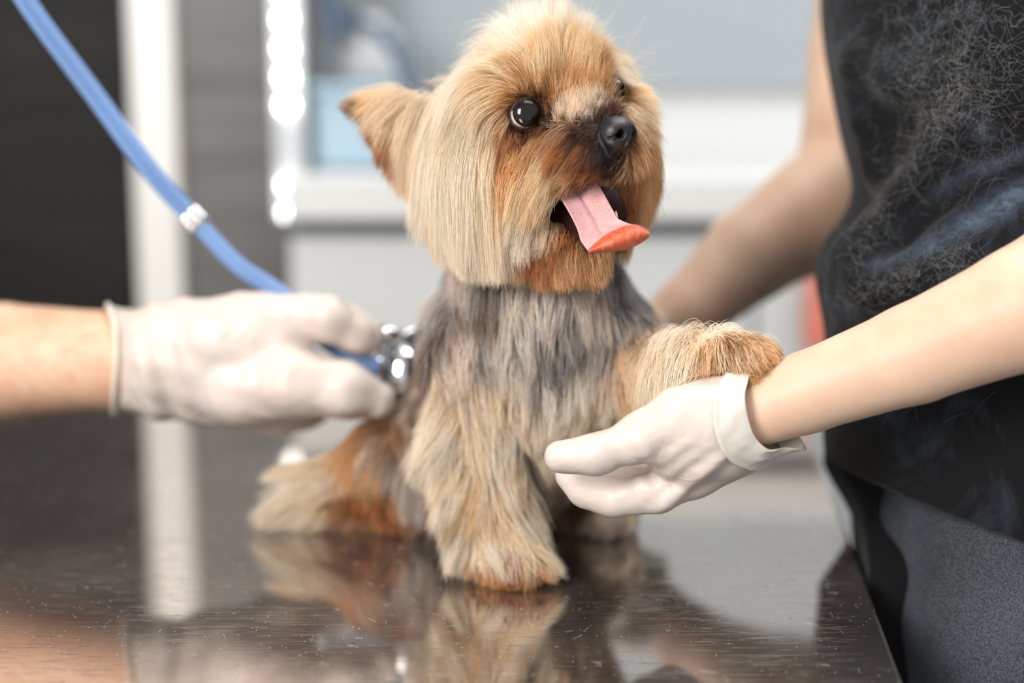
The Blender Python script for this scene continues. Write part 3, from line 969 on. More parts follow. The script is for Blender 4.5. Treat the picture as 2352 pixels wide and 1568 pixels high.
# tongue: a cupped ribbon whose tip curls up and shows its redder underside
nu = 21
def edge(pts, d, bul=0.0):
    q = spline(np.array(pts, float), nu)
    return [P(x, y, d - bul * math.sin(math.pi * k / (nu - 1))) for k, (x, y) in enumerate(q)]
key = [edge([(1278, 436), (1312, 418), (1350, 400)], .826), edge([(1290, 462), (1330, 444), (1371, 422)], .815), edge([(1308, 492), (1350, 474), (1390, 452)], .806),
       edge([(1327, 530), (1370, 510), (1411, 490)], .798), edge([(1337, 560), (1382, 532), (1428, 512)], .793),
       edge([(1350, 577), (1383, 546), (1423, 524), (1460, 517), (1489, 530)], .786, .001)]
key_u = [edge([(1351, 578), (1386, 552), (1426, 532), (1462, 524), (1491, 534)], .783, .0030), edge([(1352, 578), (1390, 562), (1430, 548), (1465, 537), (1492, 537)], .7815, .0042),
         edge([(1352, 579), (1392, 572), (1431, 562), (1466, 549), (1491, 540)], .783, .0036), edge([(1352, 580), (1393, 579), (1432, 573), (1467, 560), (1490, 543)], .787, .0012)]
top = spline(np.array(key).reshape(len(key), -1), 30).reshape(30, nu, 3)
und = spline(np.array([key[-1]] + key_u).reshape(5, -1), 14).reshape(14, nu, 3)[1:]
rows = []
for i in range(30):
    wv = top[i][-1] - top[i][0]; dv = top[min(i + 1, 29)][10] - top[max(i - 1, 0)][10]
    n_ = np.cross(wv, dv); n_ /= np.linalg.norm(n_)
    if n_ @ cf < 0: n_ = -n_
    fade = min(1, (29 - i) / 6)
    uu = np.linspace(-1, 1, nu)
    rows.append((list(top[i] + n_[None] * fade * (.0024 * np.abs(uu) ** 2.5 - .0014 * np.exp(-(uu / .13) ** 2))[:, None]), n_, 0.0))
for i in range(13): rows.append((list(und[i]), n_, 1.0))
V, F, colr = [], [], []
for r_, n2, s in rows:
    V.extend(r_); colr.extend([s] * nu)
R_ = len(rows)
for i in range(R_ - 1):
    for j in range(nu - 1):
        F.append((i * nu + j, i * nu + j + 1, (i + 1) * nu + j + 1, (i + 1) * nu + j))
m = M['tongue'] = material('pink_tongue', (222, 150, 148), 0.46, sss=0.3, sssr=(1, .35, .25), sscale=0.003, coat=0.0)
nt = NT(m); at = nt.n('ShaderNodeAttribute'); at.attribute_name = 'under'
oc = nt.coord()
vein = nt.ramp(nt.noise(oc, 260.0, 4, 0.65, 2.0), [(0.50, G(0)), (0.62, G(1)), (0.70, G(0))])
top = nt.mix(nt.math('MULTIPLY', vein, 0.35), C4((212, 166, 166)), C4((164, 104, 104)))
nt.l(nt.mix(at.outputs['Fac'], top, nt.mix(nt.ramp(nt.noise(oc, 160.0, 3, 0.6, 0.5, (3.0, 3.0, 0.6)), [(0.4, G(0)), (0.7, G(1))]), C4((184, 74, 42)), C4((214, 120, 84)))), nt.b.inputs['Base Color'])
nt.bump(nt.noise(oc, 700.0, 3, 0.6), 0.35, 0.0008)
tg = mesh_obj('tongue', V, F, m, dog)
ca = tg.data.attributes.new('under', 'FLOAT', 'POINT')
ca.data.foreach_set('value', np.array(colr).astype(np.float32))
so = tg.modifiers.new('s', 'SOLIDIFY'); so.thickness = 0.0012; so.offset = 0
su = tg.modifiers.new('u', 'SUBSURF'); su.levels = 1; su.render_levels = 2

mo = Field(0.006)
mo.cap(P(1262, 486, .862), P(1375, 492, .828), .0135, .0165)
mo.cap(P(1262, 508, .848), P(1350, 566, .824), .0065, .0060)      # lower lip
mm = M['mouth'] = material('dark_gum', (40, 18, 13), 0.7, spec=0.15)
V, F = mo.mesh(0.0012, 2)
V = V + mo.grad(V) * (.0006 * vnoise(V, 500, 2))[:, None]
mesh_obj('mouth', V, F, mm, dog)
V, F = lathe_geo([(.0016, 0), (.0015, .002), (.0010, .004), (.0001, .0055)], P(1412, 506, .806), cu + cr * .15, 16)
mesh_obj('tooth', V, F, material('ivory_tooth', (236, 226, 206), 0.25), dog)
M['claw'] = material('dark_claw', (40, 30, 26), 0.3)
def claw(c, d, L=.006, r=.0018):
    d = np.asarray(d, float) / np.linalg.norm(d)
    V, F = tube_geo(spline([c, c + d * L * .6 + cu * .0004, c + d * L - cu * .0012], 8), np.linspace(r, .0003, 8), 10)
    mesh_obj('claw', V, F, M['claw'], dog)
for x, y in ((1128, 1322), (1160, 1332), (1192, 1334), (1222, 1324)):
    q = PZ(x, y, T + .0032); claw(q, (0, -1, -.1) )
for x, y in ((1662, 868), (1690, 878), (1718, 876)): claw(P(x, y - 10, .797), cf * .5 - cu * .9 + cr * .3, .0065)
for x, y in ((725, 1172), (755, 1178), (785, 1176)): claw(PZ(x, y - 6, T + .0035), (-.3, -1, -.1))

# ------------------------------------------------------------------ fur
PAL = dict(w=(255, 243, 225), c=(252, 226, 190), g=(230, 186, 136), t=(186, 132, 86), o=(162, 96, 52), b=(92, 58, 38), k=(36, 28, 25),
           s=(184, 176, 172), h=(96, 92, 94), d=(46, 46, 52), p=(228, 208, 192), n=(140, 112, 90))
PL = {k: lin(v) for k, v in PAL.items()}
# px, py, flow dx, dy (picture), dz (to the camera), length cm, root colours, tip colours, clump, density
HG = [
 # crown and forehead
 (1280, 95, 0.05, -1, .1, 3.0, 'gc', 'w', .5, 1), (1235, 105, -.15, -1, .1, 2.6, 'gc', 'w', .5, 1), (1330, 100, .2, -1, .1, 2.6, 'gc', 'w', .5, 1),
 (1190, 130, -.85, -.25, .1, 2.4, 'gc', 'wc', .5, 1), (1380, 135, .8, -.25, .1, 1.7, 'cg', 'wc', .5, 1), (1140, 165, -.9, .35, .0, 5.5, 'cg', 'wc', .5, 1),
 (1425, 180, .8, .55, .0, 1.6, 'cg', 'cw', .5, 1), (1280, 150, .0, -1, .3, 2.6, 'tg', 'gc', .5, 1.2), (1230, 175, -.15, -1, .3, 2.4, 'tg', 'gc', .5, 1.2),
 (1340, 160, .2, -1, .3, 2.2, 'tg', 'gc', .5, 1.2), (1180, 190, -.75, -.5, .3, 2.6, 'tg', 'gc', .5, 1.2), (1150, 230, -.9, .45, .25, 3.0, 'g', 'c', .4, 1.2),
 (1270, 215, .0, -1, .3, 1.6, 'ot', 'tg', .3, 1.3), (1215, 215, -.25, -1, .3, 1.3, 'bo', 'tg', .3, 1.3), (1300, 215, .1, -1, .3, 1.5, 'to', 'gt', .3, 1.3),
 (1375, 170, .3, -1, .3, 1.8, 'tb', 'gt', .4, 1.2), (1430, 210, .7, -.3, .3, 1.8, 'to', 'gc', .4, 1.1), (1440, 250, .8, .5, .2, 1.6, 'tg', 'gc', .4, 1),
 # side of the head, long falling hair
 (1100, 190, -.75, .65, .05, 9.0, 'c', 'wc', .6, 1), (1060, 235, -.55, .85, .05, 10.0, 'cw', 'wc', .65, 1), (1100, 270, -.20, 1, .12, 10.0, 'c', 'wc', .65, 1),
 (1130, 310, -.05, 1, .15, 9.0, 'cg', 'wc', .65, 1), (1040, 310, -.10, 1, .05, 8.5, 'c', 'wc', .65, 1), (1060, 390, .02, 1, .08, 7.5, 'c', 'wc', .65, 1),
 (1120, 400, .05, 1, .12, 7.5, 'cg', 'wc', .65, 1), (1050, 470, .05, 1, .05, 6.0, 'cg', 'wc', .65, 1), (1130, 490, .08, 1, .08, 5.5, 'cg', 'wc', .65, 1),
 (1170, 560, .1, 1, .05, 4.0, 'gt', 'cg', .6, 1), (1080, 545, .08, 1, .0, 4.2, 'cg', 'wc', .6, 1), (1010, 400, -.05, 1, .0, 6.0, 'gc', 'cg', .6, 1),
 (1000, 500, .0, 1, 0, 4.5, 'gt', 'cg', .6, 1),
 # round the near eye
 (1165, 262, -.55, .8, .1, 3.0, 'g', 'cg', .4, 1.2), (1178, 232, -.8, -.2, .2, 1.2, 'bt', 'tg', .3, 1.3), (1255, 250, .1, -.9, .2, .5, 'kb', 'bt', .2, 1.5), (1168, 285, -.6, .8, .1, 1.2, 'bk', 'bt', .3, 1.4), (1262, 278, -.1, .9, .1, .4, 'kb', 'kb', .2, 1.6), (1205, 226, -.2, -.9, .2, .6, 'kb', 'bo', .2, 1.5),
 (1205, 305, -.2, 1, .1, .8, 'bk', 'bo', .3, 1.5), (1250, 290, -.3, 1, .1, .6, 'bk', 'bt', .3, 1.5), (1180, 330, -.3, 1, .12, 1.8, 'bo', 'tg', .4, 1.3), (1165, 300, -.2, 1, .1, 1.6, 'ob', 't', .4, 1.3),
 (1240, 325, -.5, .9, .15, 2.0, 'ot', 'tg', .4, 1.3), (1165, 370, -.1, 1, .1, 3.5, 'to', 'gt', .5, 1.2),
 # muzzle
 (1290, 265, -.1, -1, .5, .9, 'nb', 'pc', .3, 1.5), (1325, 262, .05, -1, .5, 1.0, 'bn', 'pc', .3, 1.5), (1360, 268, .15, -1, .4, .7, 'kb', 'np', .3, 1.6), (1385, 268, .2, -1, .3, .5, 'kd', 'kb', .3, 1.6),
 (1290, 300, -.7, .3, .3, 1.2, 'bn', 'tn', .3, 1.5), (1340, 300, -.8, .45, .3, .8, 'kb', 'bk', .3, 1.6), (1370, 320, -.75, .65, .3, .8, 'kk', 'kb', .3, 1.6), (1390, 350, -.55, .85, .3, .9, 'kd', 'kb', .3, 1.6),
 (1300, 340, -.75, .65, .25, 2.0, 'bo', 'to', .4, 1.4), (1345, 350, -.7, .75, .2, 1.5, 'kb', 'bo', .4, 1.5), (1270, 370, -.6, .85, .2, 3.0, 'to', 'gc', .5, 1.3), (1315, 385, -.7, .75, .2, 1.7, 'bo', 'tg', .4, 1.4),
 (1360, 385, -.6, .8, .2, 1.2, 'kb', 'bo', .4, 1.5), (1230, 400, -.4, 1, .15, 4.0, 'gt', 'cg', .6, 1.2), (1265, 420, -.5, 1, .15, 2.6, 'to', 'gc', .5, 1.3), (1215, 460, -.3, 1, .15, 3.6, 'gc', 'wc', .6, 1.2),
 (1200, 500, -.15, 1, .1, 3.0, 'tg', 'cw', .6, 1.2), (1240, 455, -.4, 1, .1, 2.2, 'to', 'gc', .55, 1.2),
 # far side
 (1440, 300, .6, .7, .1, 2.4, 'ot', 'tg', .5, 1.2), (1465, 340, .45, .9, .0, 3.2, 'ob', 'tg', .5, 1.2), (1480, 400, .15, 1, .0, 3.4, 'ot', 'tg', .5, 1.2), (1440, 400, .05, 1, .0, 3.2, 'bo', 'ot', .5, 1.2),
 (1480, 450, .05, 1, .0, 2.6, 'ot', 'g', .5, 1.2), (1430, 450, -.05, 1, -.05, 2.4, 'bo', 'to', .5, 1.2),
 # chin and throat
 (1230, 560, -.2, 1, .15, 2.2, 'bo', 'ot', .5, 1.2), (1300, 600, .0, 1, .15, 2.0, 'to', 'tg', .5, 1.2), (1360, 600, .1, 1, .2, 1.6, 'to', 'gt', .5, 1.2), (1280, 560, -.1, 1, .15, 1.4, 'bk', 'to', .4, 1.2),
 (1230, 620, .0, 1, .1, 2.2, 'to', 'tg', .5, 1.1), (1390, 560, .1, 1, .1, 1.8, 'to', 'gt', .5, 1.1),
 # ear
 (825, 243, -1, .0, .0, 1.0, 'kb', 'nb', .5, 2.2), (860, 240, -.9, .25, .05, 2.0, 'tg', 'gc', .5, 2.2), (910, 240, -.6, .6, .1, 3.6, 'tg', 'cg', .5, 2.0), (960, 250, -.35, .9, .1, 5.0, 'c', 'c', .6, 1.8),
 (860, 275, -.2, 1, .05, 1.4, 'b', 'ot', .5, 2.2), (905, 305, -.25, 1, .05, 2.4, 'b', 'to', .5, 2.0), (950, 340, -.15, 1, .08, 3.6, 'bt', 'gt', .6, 1.8), (1000, 250, -.30, .9, .1, 6.5, 'cw', 'c', .6, 1.4),
 (980, 380, -.15, 1, .0, 3.2, 'to', 'tg', .6, 1.2),
]
BGD = [
 (1050, 640, .05, 1, .1, 4.0, 'hp', 'ps', .75, 1), (1000, 620, -.1, 1, .0, 4.0, 'nh', 'ph', .75, 1), (1200, 680, .0, 1, .15, 3.5, 'hs', 'spw', .75, 1), (1120, 690, .0, 1, .15, 3.6, 'dh', 'sn', .8, 1),
 (1320, 680, .05, 1, .15, 3.4, 'ns', 'ps', .75, 1), (1430, 660, .15, 1, .05, 3.2, 'dh', 'hs', .75, 1), (1480, 620, .3, 1, .0, 2.4, 'dh', 'hs', .7, 1), (1500, 720, .4, 1, .0, 3.0, 'hn', 'pg', .75, 1),
 (1010, 740, -.05, 1, .1, 3.6, 'dh', 'sn', .8, 1), (975, 700, -.3, 1, .0, 2.8, 'd', 'dh', .7, 1), (960, 800, -.1, 1, .0, 2.6, 'dh', 'hn', .7, 1), (1080, 780, .0, 1, .15, 3.4, 'hn', 'sp', .8, 1),
 (1180, 770, .03, 1, .15, 3.4, 'hd', 'psw', .8, 1), (1280, 780, .0, 1, .15, 3.2, 'hs', 'sh', .8, 1), (1380, 780, .1, 1, .15, 3.2, 'hs', 'sp', .8, 1), (1450, 800, -.1, 1, .1, 3.2, 'sn', 'pg', .75, 1),
 (1060, 860, .05, 1, .1, 3.6, 'np', 'pc', .8, 1), (1160, 870, .1, 1, .12, 3.4, 'nh', 'pcw', .8, 1), (1270, 880, -.05, 1, .12, 3.2, 'hs', 'pww', .8, 1), (1370, 890, -.15, 1, .12, 3.0, 'ng', 'cw', .8, 1),
 (1315, 860, .0, 1, .15, 3.4, 'ps', 'w', .8, 1.1), (1240, 960, -.05, 1, .1, 3.0, 'gn', 'cw', .8, 1), (1340, 980, -.1, 1, .1, 2.8, 'tn', 'gc', .8, 1), (1420, 930, -.2, 1, .1, 2.8, 'tg', 'gc', .8, 1), (1240, 1080, .1, 1, .1, 3.0, 'bn', 'pn', .7, 1),
 (1340, 1100, .1, 1, .0, 3.0, 'kb', 'nb', .7, 1), (1400, 1150, -.1, 1, 0, 2.6, 'np', 'cp', .7, 1), (1400, 1190, -.1, 1, 0, 1.2, 'np', 'p', .7, 1), 
 # standing front leg
 (1040, 950, -.3, 1, .12, 4.0, 'tg', 'cw', .8, 1.3), (1110, 960, .1, 1, .15, 4.0, 'tg', 'cw', .8, 1.3), (1150, 1000, .3, 1, .15, 4.2, 'gt', 'cw', .8, 1.3), (1070, 1060, -.4, 1, .12, 4.2, 'tg', 'cw', .8, 1.5),
 (1120, 1080, .15, 1, .15, 4.2, 'tg', 'wcg', .8, 1.5), (1090, 1150, -.45, .9, .15, 4.2, 'tg', 'wcg', .8, 1.6), (1150, 1140, .5, 1, .15, 4.2, 'tg', 'wc', .8, 1.6), (1120, 1220, -.5, .9, .3, 3.2, 'tg', 'cw', .8, 1.6), (1175, 1220, .9, .65, .2, 4.6, 'cg', 'wc', .8, 1.6),
 (1130, 1280, -.3, .8, .3, 1.5, 'ot', 'gt', .7, 1.5), (1170, 1290, .05, 1, .3, 1.1, 'o', 'ot', .6, 1.6), (1215, 1290, .8, .6, .2, 2.0, 'ot', 'gt', .6, 1.5), (1040, 1010, -.8, .6, .1, 3.8, 'gc', 'cw', .85, 1.2),
 # raised leg
 (1470, 830, .1, 1, .15, 3.0, 'gn', 'cg', .75, 1.3), (1540, 815, -.2, 1, .25, 4.8, 'gc', 'cw', .75, 2.6), (1590, 805, -.3, 1, .25, 4.4, 'gc', 'cw', .75, 2.8), (1560, 850, -.25, 1, .2, 3.6, 'gc', 'cg', .7, 1.5),
 (1630, 800, -.1, .9, .25, 2.8, 'tg', 'gc', .65, 3), (1680, 800, .25, .8, .25, 2.4, 'bt', 'gct', .85, 3), (1730, 805, .6, .5, .2, 1.6, 'gt', 'cg', .6, 3), (1660, 835, .05, 1, .2, 1.7, 'b', 'tbg', .9, 3), (1710, 845, .15, 1, .2, 1.5, 'b', 'gbt', .9, 3),
 (1750, 830, .7, .6, .1, 1.0, 'tn', 'gt', .6, 1.6), (1620, 775, .2, -.2, .0, 1.2, 'c', 'w', .5, 1.5), (1600, 775, -.3, .9, .25, 4.2, 'c', 'wc', .7, 2.6), (1620, 845, -.1, 1, .2, 1.6, 'bo', 'tg', .6, 1.6),
 # hind quarter
 (960, 930, -.1, 1, .1, 2.6, 'bn', 'pn', .75, 1), (1000, 1050, -.1, 1, .05, 3.0, 'bn', 'pn', .75, 1), (900, 960, -.2, 1, .1, 3.0, 'bt', 'nt', .75, 1.1), (880, 1020, .0, 1, .1, 3.0, 'tn', 'pn', .75, 1.2),
 (820, 1020, -.4, 1, .1, 3.6, 'tg', 'gt', .75, 1.3), (930, 1080, .1, 1, .1, 3.2, 'np', 'ps', .75, 1.2), (850, 1090, -.1, 1, .1, 1.8, 'tg', 'gt', .7, 1.3), (790, 1080, -.8, .4, .1, 4.2, 'tg', 'cw', .85, 1.5),
 (760, 1090, -1, -.2, .1, 6.0, 'gc', 'wc', .95, 1.7), (740, 1110, -1, .05, .1, 6.2, 'gc', 'wc', .95, 1.8), (730, 1130, -1, .35, .0, 5.8, 'gc', 'wc', .95, 1.8), (770, 1130, -.1, 1, .3, 1.0, 'o', 'to', .6, 1.6), (820, 1135, .2, 1, .2, 1.0, 'ob', 'to', .6, 1.5),
 (870, 1130, .3, 1, .2, 1.4, 'ob', 'ot', .6, 1.4), (750, 1150, -.9, .8, .1, 3.0, 'tg', 'cw', .8, 1.5),
]
class Guides:
    def __init__(s, rows, fld):
        s.pos = np.array([fld.ray(r[0], r[1]) for r in rows])
        d = np.array([cr * r[2] - cu * r[3] + cf * r[4] for r in rows])
        s.dir = d / np.linalg.norm(d, axis=1)[:, None]
        s.len = np.array([r[5] for r in rows]) * .01
        s.clump = np.array([r[8] for r in rows]); s.den = np.array([float(r[9]) for r in rows])
        s.rows = rows
    def w(s, X, pw=3.0):
        d2 = ((X[:, None, :] - s.pos[None]) ** 2).sum(2)
        wt = 1.0 / (d2 + 1.2e-5) ** pw
        return wt / wt.sum(1)[:, None]
GH = Guides(HG, hd); GB = Guides(BGD, bd)

def sample(V, F, n, r):
    Fa = np.asarray(F)
    T3 = np.vstack([Fa[:, [0, 1, 2]], Fa[:, [0, 2, 3]]])
    A, Bv, Cv = V[T3[:, 0]], V[T3[:, 1]], V[T3[:, 2]]
    ar = np.linalg.norm(np.cross(Bv - A, Cv - A), axis=1)
    k = r.choice(len(T3), n, p=ar / ar.sum())
    u, v = r.random(n), r.random(n); m_ = u + v > 1; u[m_] = 1 - u[m_]; v[m_] = 1 - v[m_]
    return A[k] + u[:, None] * (Bv - A)[k] + v[:, None] * (Cv - A)[k]

def nearest(A, Bp, chunk=4000):
    out = np.empty(len(A), int)
    b2 = (Bp ** 2).sum(1)
    for i in range(0, len(A), chunk):
        a = A[i:i + chunk]
        out[i:i + chunk] = np.argmin(b2[None] - 2 * a @ Bp.T, 1)
    return out

hm = bpy.data.materials.new('dog_hair'); hm.use_nodes = True
t_ = hm.node_tree; t_.nodes.remove(t_.nodes['Principled BSDF'])
ph = t_.nodes.new('ShaderNodeBsdfHairPrincipled'); ph.model = 'CHIANG'; ph.parametrization = 'COLOR'
ph.inputs['Roughness'].default_value = 0.36; ph.inputs['Radial Roughness'].default_value = 0.75
ph.inputs['Coat'].default_value = 0.0; ph.inputs['IOR'].default_value = 1.42
at = t_.nodes.new('ShaderNodeAttribute'); at.attribute_name = 'coat'
t_.links.new(at.outputs['Color'], ph.inputs['Color'])
pd = t_.nodes.new('ShaderNodeBsdfPrincipled'); pd.inputs['Roughness'].default_value = 0.5; pd.inputs['Specular IOR Level'].default_value = 0.35
t_.links.new(at.outputs['Color'], pd.inputs['Base Color'])
mx = t_.nodes.new('ShaderNodeMixShader'); mx.inputs[0].default_value = 0.65
t_.links.new(ph.outputs[0], mx.inputs[1]); t_.links.new(pd.outputs[0], mx.inputs[2])
t_.links.new(mx.outputs[0], t_.nodes['Material Output'].inputs['Surface'])

def make_curves(name, Pts, rad, colr, mat, par, kind=None, label=None):
    n, k = Pts.shape[:2]
    hc = bpy.data.hair_curves.new(name)
    hc.add_curves([k] * n)
    loc = Vector((0, 0, 0)); q = par
    while q is not None: loc += q.location; q = q.parent
    Pl = (Pts - np.array(loc)).astype(np.float32)
    hc.attributes['position'].data.foreach_set('vector', Pl.ravel()) if 'position' in hc.attributes else hc.position_data.foreach_set('vector', Pl.ravel())
    a = hc.attributes.get('radius') or hc.attributes.new('radius', 'FLOAT', 'POINT')
    a.data.foreach_set('value', rad.astype(np.float32).ravel())
    c = hc.attributes.new('coat', 'FLOAT_COLOR', 'POINT')
    c.data.foreach_set('color', np.concatenate([colr, np.ones((*colr.shape[:2], 1))], 2).astype(np.float32).ravel())
    hc.materials.append(mat)
    o = bpy.data.objects.new(name, hc)
    COL.objects.link(o)
    o.parent = par
    if kind: o['kind'] = kind
    return o

def grow(roots, guides, fld, r, K=9, clump_n=28, radius=.00011, lenj=.35, wave=.0012, lift=.35, block=None, flatk=.65, trim=None, avoid=()):
    n = len(roots)
    def shove(X, m=.0009):
        for f_ in avoid:
            lo, hi = f_.bounds(.004)
            c_ = np.where(((X > lo) & (X < hi)).all(1))[0]
            for _ in range(2):
                if not len(c_): break
                d_ = f_(X[c_]); q_ = d_ < m; c_ = c_[q_]
                if len(c_): X[c_] += f_.grad(X[c_]) * (m - d_[q_])[:, None]
        return X
    Nn = fld.grad(roots)
    W0 = guides.w(roots)
    d0 = W0 @ guides.dir
    L = (W0 @ guides.len) * (1 - lenj + lenj * r.random(n) * 1.15)
    cl = W0 @ guides.clump
    X = roots.copy(); out = [X.copy()]
    cur = d0 + Nn * lift
    cur /= np.linalg.norm(cur, axis=1)[:, None]
    hgt = (.0012 + .010 * r.random(n) ** 1.3) * np.clip(L / .04, .25, 1.3)     # how high above the skin each hair rides
    for k in range(1, K):
        s = k / (K - 1)
        Wk = guides.w(X, 3.0)
        fl = flatk * (Wk @ guides.dir) + (1 - flatk) * d0
        fl /= np.linalg.norm(fl, axis=1)[:, None]
        nk = fld.grad(X); dist = fld(X)
        want = hgt * min(1, s * 2.2)
        fl_t = fl - nk * np.minimum((fl * nk).sum(1), 0)[:, None] * np.clip(1 - (dist - hgt) / .012, 0, 1)[:, None]
        corr = np.clip((want - dist) / (L / (K - 1)), -.15, .9)
        target = fl_t + nk * corr[:, None] + np.array([0, 0, -.18 * s])
        target /= np.linalg.norm(target, axis=1)[:, None]
        cur = .45 * cur + .55 * target
        cur /= np.linalg.norm(cur, axis=1)[:, None]
        X = X + cur * (L / (K - 1))[:, None]
        X = shove(X, .0006 + .0012)
        X[:, 2] = np.maximum(X[:, 2], T + .0006 + .0025 * r.random(n))
        out.append(X.copy())
    Pt = np.stack(out, 1)
    # clumps of two sizes
    tt = np.linspace(0, 1, K)[None, :, None]
    cid = np.zeros(n, int)
    for cn, amt, pw in ((clump_n * 5, .62, 1.6), (clump_n, .50, 1.1)):
        ci = r.choice(n, max(8, n // cn), replace=False)
        own = ci[nearest(roots, roots[ci])]
        s_ = amt * cl[:, None, None] * tt ** pw
        ref = Pt[own]
        amp = wave * cl[own][:, None, None] * tt
        ph_ = r.uniform(0, 6.28, (n, 3))[own][:, None, :]
        fr = r.uniform(2.0, 6.0, (n, 1))[own][:, None, :]
        ref = ref + amp * np.sin(fr * tt + ph_)
        Pt = Pt + s_ * (ref - Pt)
        cid = own
        if cn == clump_n * 5: cbig = own
    Pt = Pt + (r.normal(size=(n, 1, 3)) * .0009 + r.normal(size=(n, 1, 3)) * .0014 * tt) * tt
    if avoid: Pt = shove(Pt.reshape(-1, 3), .0005).reshape(Pt.shape)
    Pt[:, :, 2] = np.maximum(Pt[:, :, 2], T + .0005)
    if trim is not None:
        below = trim(Pt)
        f_ = np.where(below.any(1), np.maximum(below.argmax(1), 1), K - 1) / (K - 1.0)
        f_ = np.minimum(1, f_ * np.where(below.any(1), 1 - .05 * r.random(n), 1))
        u_ = f_[:, None] * np.linspace(0, 1, K)[None] * (K - 1)
        i0 = np.minimum(u_.astype(int), K - 2); fr_ = (u_ - i0)[..., None]
        ar = np.arange(n)[:, None]
        Pt = Pt[ar, i0] * (1 - fr_) + Pt[ar, i0 + 1] * fr_
    # colours
    g = guides
    cw = W0.cumsum(1)
    ux = (.5 * r.random(n)[cbig] + .5 * r.random(n)[cid])
    pick = (cw > (.12 + .76 * r.random(n))[:, None]).argmax(1)
    rc = np.zeros((n, 3)); tc = np.zeros((n, 3))
    cr_ = [np.array([PL[ch] for ch in q[6]]) for q in g.rows]; ct_ = [np.array([PL[ch] for ch in q[7]]) for q in g.rows]
    v1 = r.random(n)[cid]; v2 = r.random(n)
    sel = np.where(r.random(n) < .65, v1, v2)
    for gi in range(len(g.rows)):
        m_ = pick == gi
        if m_.any():
            rc[m_] = cr_[gi][(sel[m_] * len(cr_[gi])).astype(int)]
            tc[m_] = ct_[gi][(sel[m_] * len(ct_[gi])).astype(int)]
    tk = np.clip((tt - .06) / .46, 0, 1)
    colr = rc[:, None] * (1 - tk) + tc[:, None] * tk
    colr = colr ** (1 + .22 * np.abs(r.normal(size=(n, 1, 1)))) * (1 + .17 * r.normal(size=n)[cid][:, None, None]) * (1 + .12 * r.normal(size=n)[cbig][:, None, None])
    mxc = colr.max(2, keepdims=True)
    colr = np.clip(colr * np.minimum(1, .93 / mxc), .004, .93)
    rad = radius * (1 - .72 * tt[..., 0] ** 1.5) * (1 + .2 * r.normal(size=(n, 1)).clip(-1.5, 1.5))
    if block is not None:
        keep = block(Pt, roots)
        Pt, rad, colr = Pt[keep], rad[keep], colr[keep]
    return Pt, rad, colr
fr = np.random.default_rng(21)
# split the skin surface between the head and the body
fh = hd(dogV); fb = bd(dogV)
cen = dogV[np.asarray(dogF)].mean(1)
isH = hd(cen) < bd(cen) - .001
def eyes_clear(X, m=1.0):
    k = np.ones(len(X), bool)
    for e, r_ in ((eyeN, .0094), (eyeF, .0094)): k &= np.linalg.norm(X - e, axis=1) > r_ * m
    return k
def nose_clear(X): return (ns(X) > .0006)
def mouth_clear(X):
    px, py, d = proj(X)
    return ~((hd._one(hd.carve[-1], X) < .0010))
# nothing may cross the sight lines to the eyes, the nose or the tongue from in front of them
Qt = np.array([q for r_, _, _ in rows for q in r_[::4]])
def head_block(Pt, roots):
    n = len(Pt); ok = np.ones(n, bool)
    fwdN = cf
    for k in range(Pt.shape[1]):
        X = Pt[:, k]
        ok &= ns(X) > .0002
        v = X - eyeN; a = v @ cf; lat = np.linalg.norm(v - a[:, None] * cf, axis=1)
        ex = v @ cr * math.cos(.4) + v @ cu * math.sin(.4); ey = -(v @ cr) * math.sin(.4) + v @ cu * math.cos(.4)
        ok &= ~((a > 0) & ((ex / .0099) ** 2 + ((ey + .0003) / .0078) ** 2 < 1))
        lf = lookF / np.linalg.norm(lookF); v = X - eyeF; a = v @ lf; lat = np.linalg.norm(v - a[:, None] * lf, axis=1)
        ok &= ~((a > 0) & (a < .022) & (lat < .0070))
        # the gape of the mouth and the tongue
        ok &= (hd._one(hd.carve[-1], X) > -.0020)
    for k in range(2, Pt.shape[1]):
        X = Pt[:, k]
        j = nearest(X, Qt); dd = np.linalg.norm(X - Qt[j], axis=1)
        ok &= dd > .0042
    return ok
NH, NB = 85000, 85000
cH = sample(dogV, np.asarray(dogF)[isH], int(NH * 1.9), fr)
wH = GH.w(cH) @ GH.den
vis = .45 + .55 * ((hd.grad(cH) @ cf) > -.35)
cH = cH[(fr.random(len(cH)) < wH / 1.9 * vis)]
cH = cH[eyes_clear(cH) & nose_clear(cH) & mouth_clear(cH)]
def head_trim(Pt):
    px, py, d = proj(Pt.reshape(-1, 3))
    lim = np.interp(px, [900, 960, 1020, 1080, 1165, 1200, 1240, 1420, 1440, 1460, 1530], [500, 560, 618, 640, 645, 650, 668, 655, 640, 540, 510])
    n_ = len(Pt); k_ = Pt.shape[1]
    jit = np.minimum(fr.exponential(9.0, n_), 40) + 10 * vnoise(Pt[:, 0], 420, 3)
    return (py.reshape(n_, k_) > (lim.reshape(n_, k_) + 4 - jit[:, None]))
Pt, rad, colr = grow(cH, GH, hd, fr, K=14, clump_n=42, radius=.000095, wave=.0012, block=head_block, trim=head_trim)
make_curves('head_hair', Pt, rad, colr, hm, dog, 'stuff')
cB_ = sample(dogV, np.asarray(dogF)[~isH], int(NB * 3.2), fr)
wB = GB.w(cB_) @ GB.den
vis = .4 + .6 * ((bd.grad(cB_) @ cf) > -.35)
cB_ = cB_[(fr.random(len(cB_)) < wB / 3.2 * vis) & (cB_[:, 2] > T + .003)]
Pt, rad, colr = grow(cB_, GB, bd, fr, K=10, clump_n=40, radius=.000125, wave=.0026, lift=.5, avoid=(gB, gA, armB))
make_curves('body_hair', Pt, rad, colr, hm, dog, 'stuff')
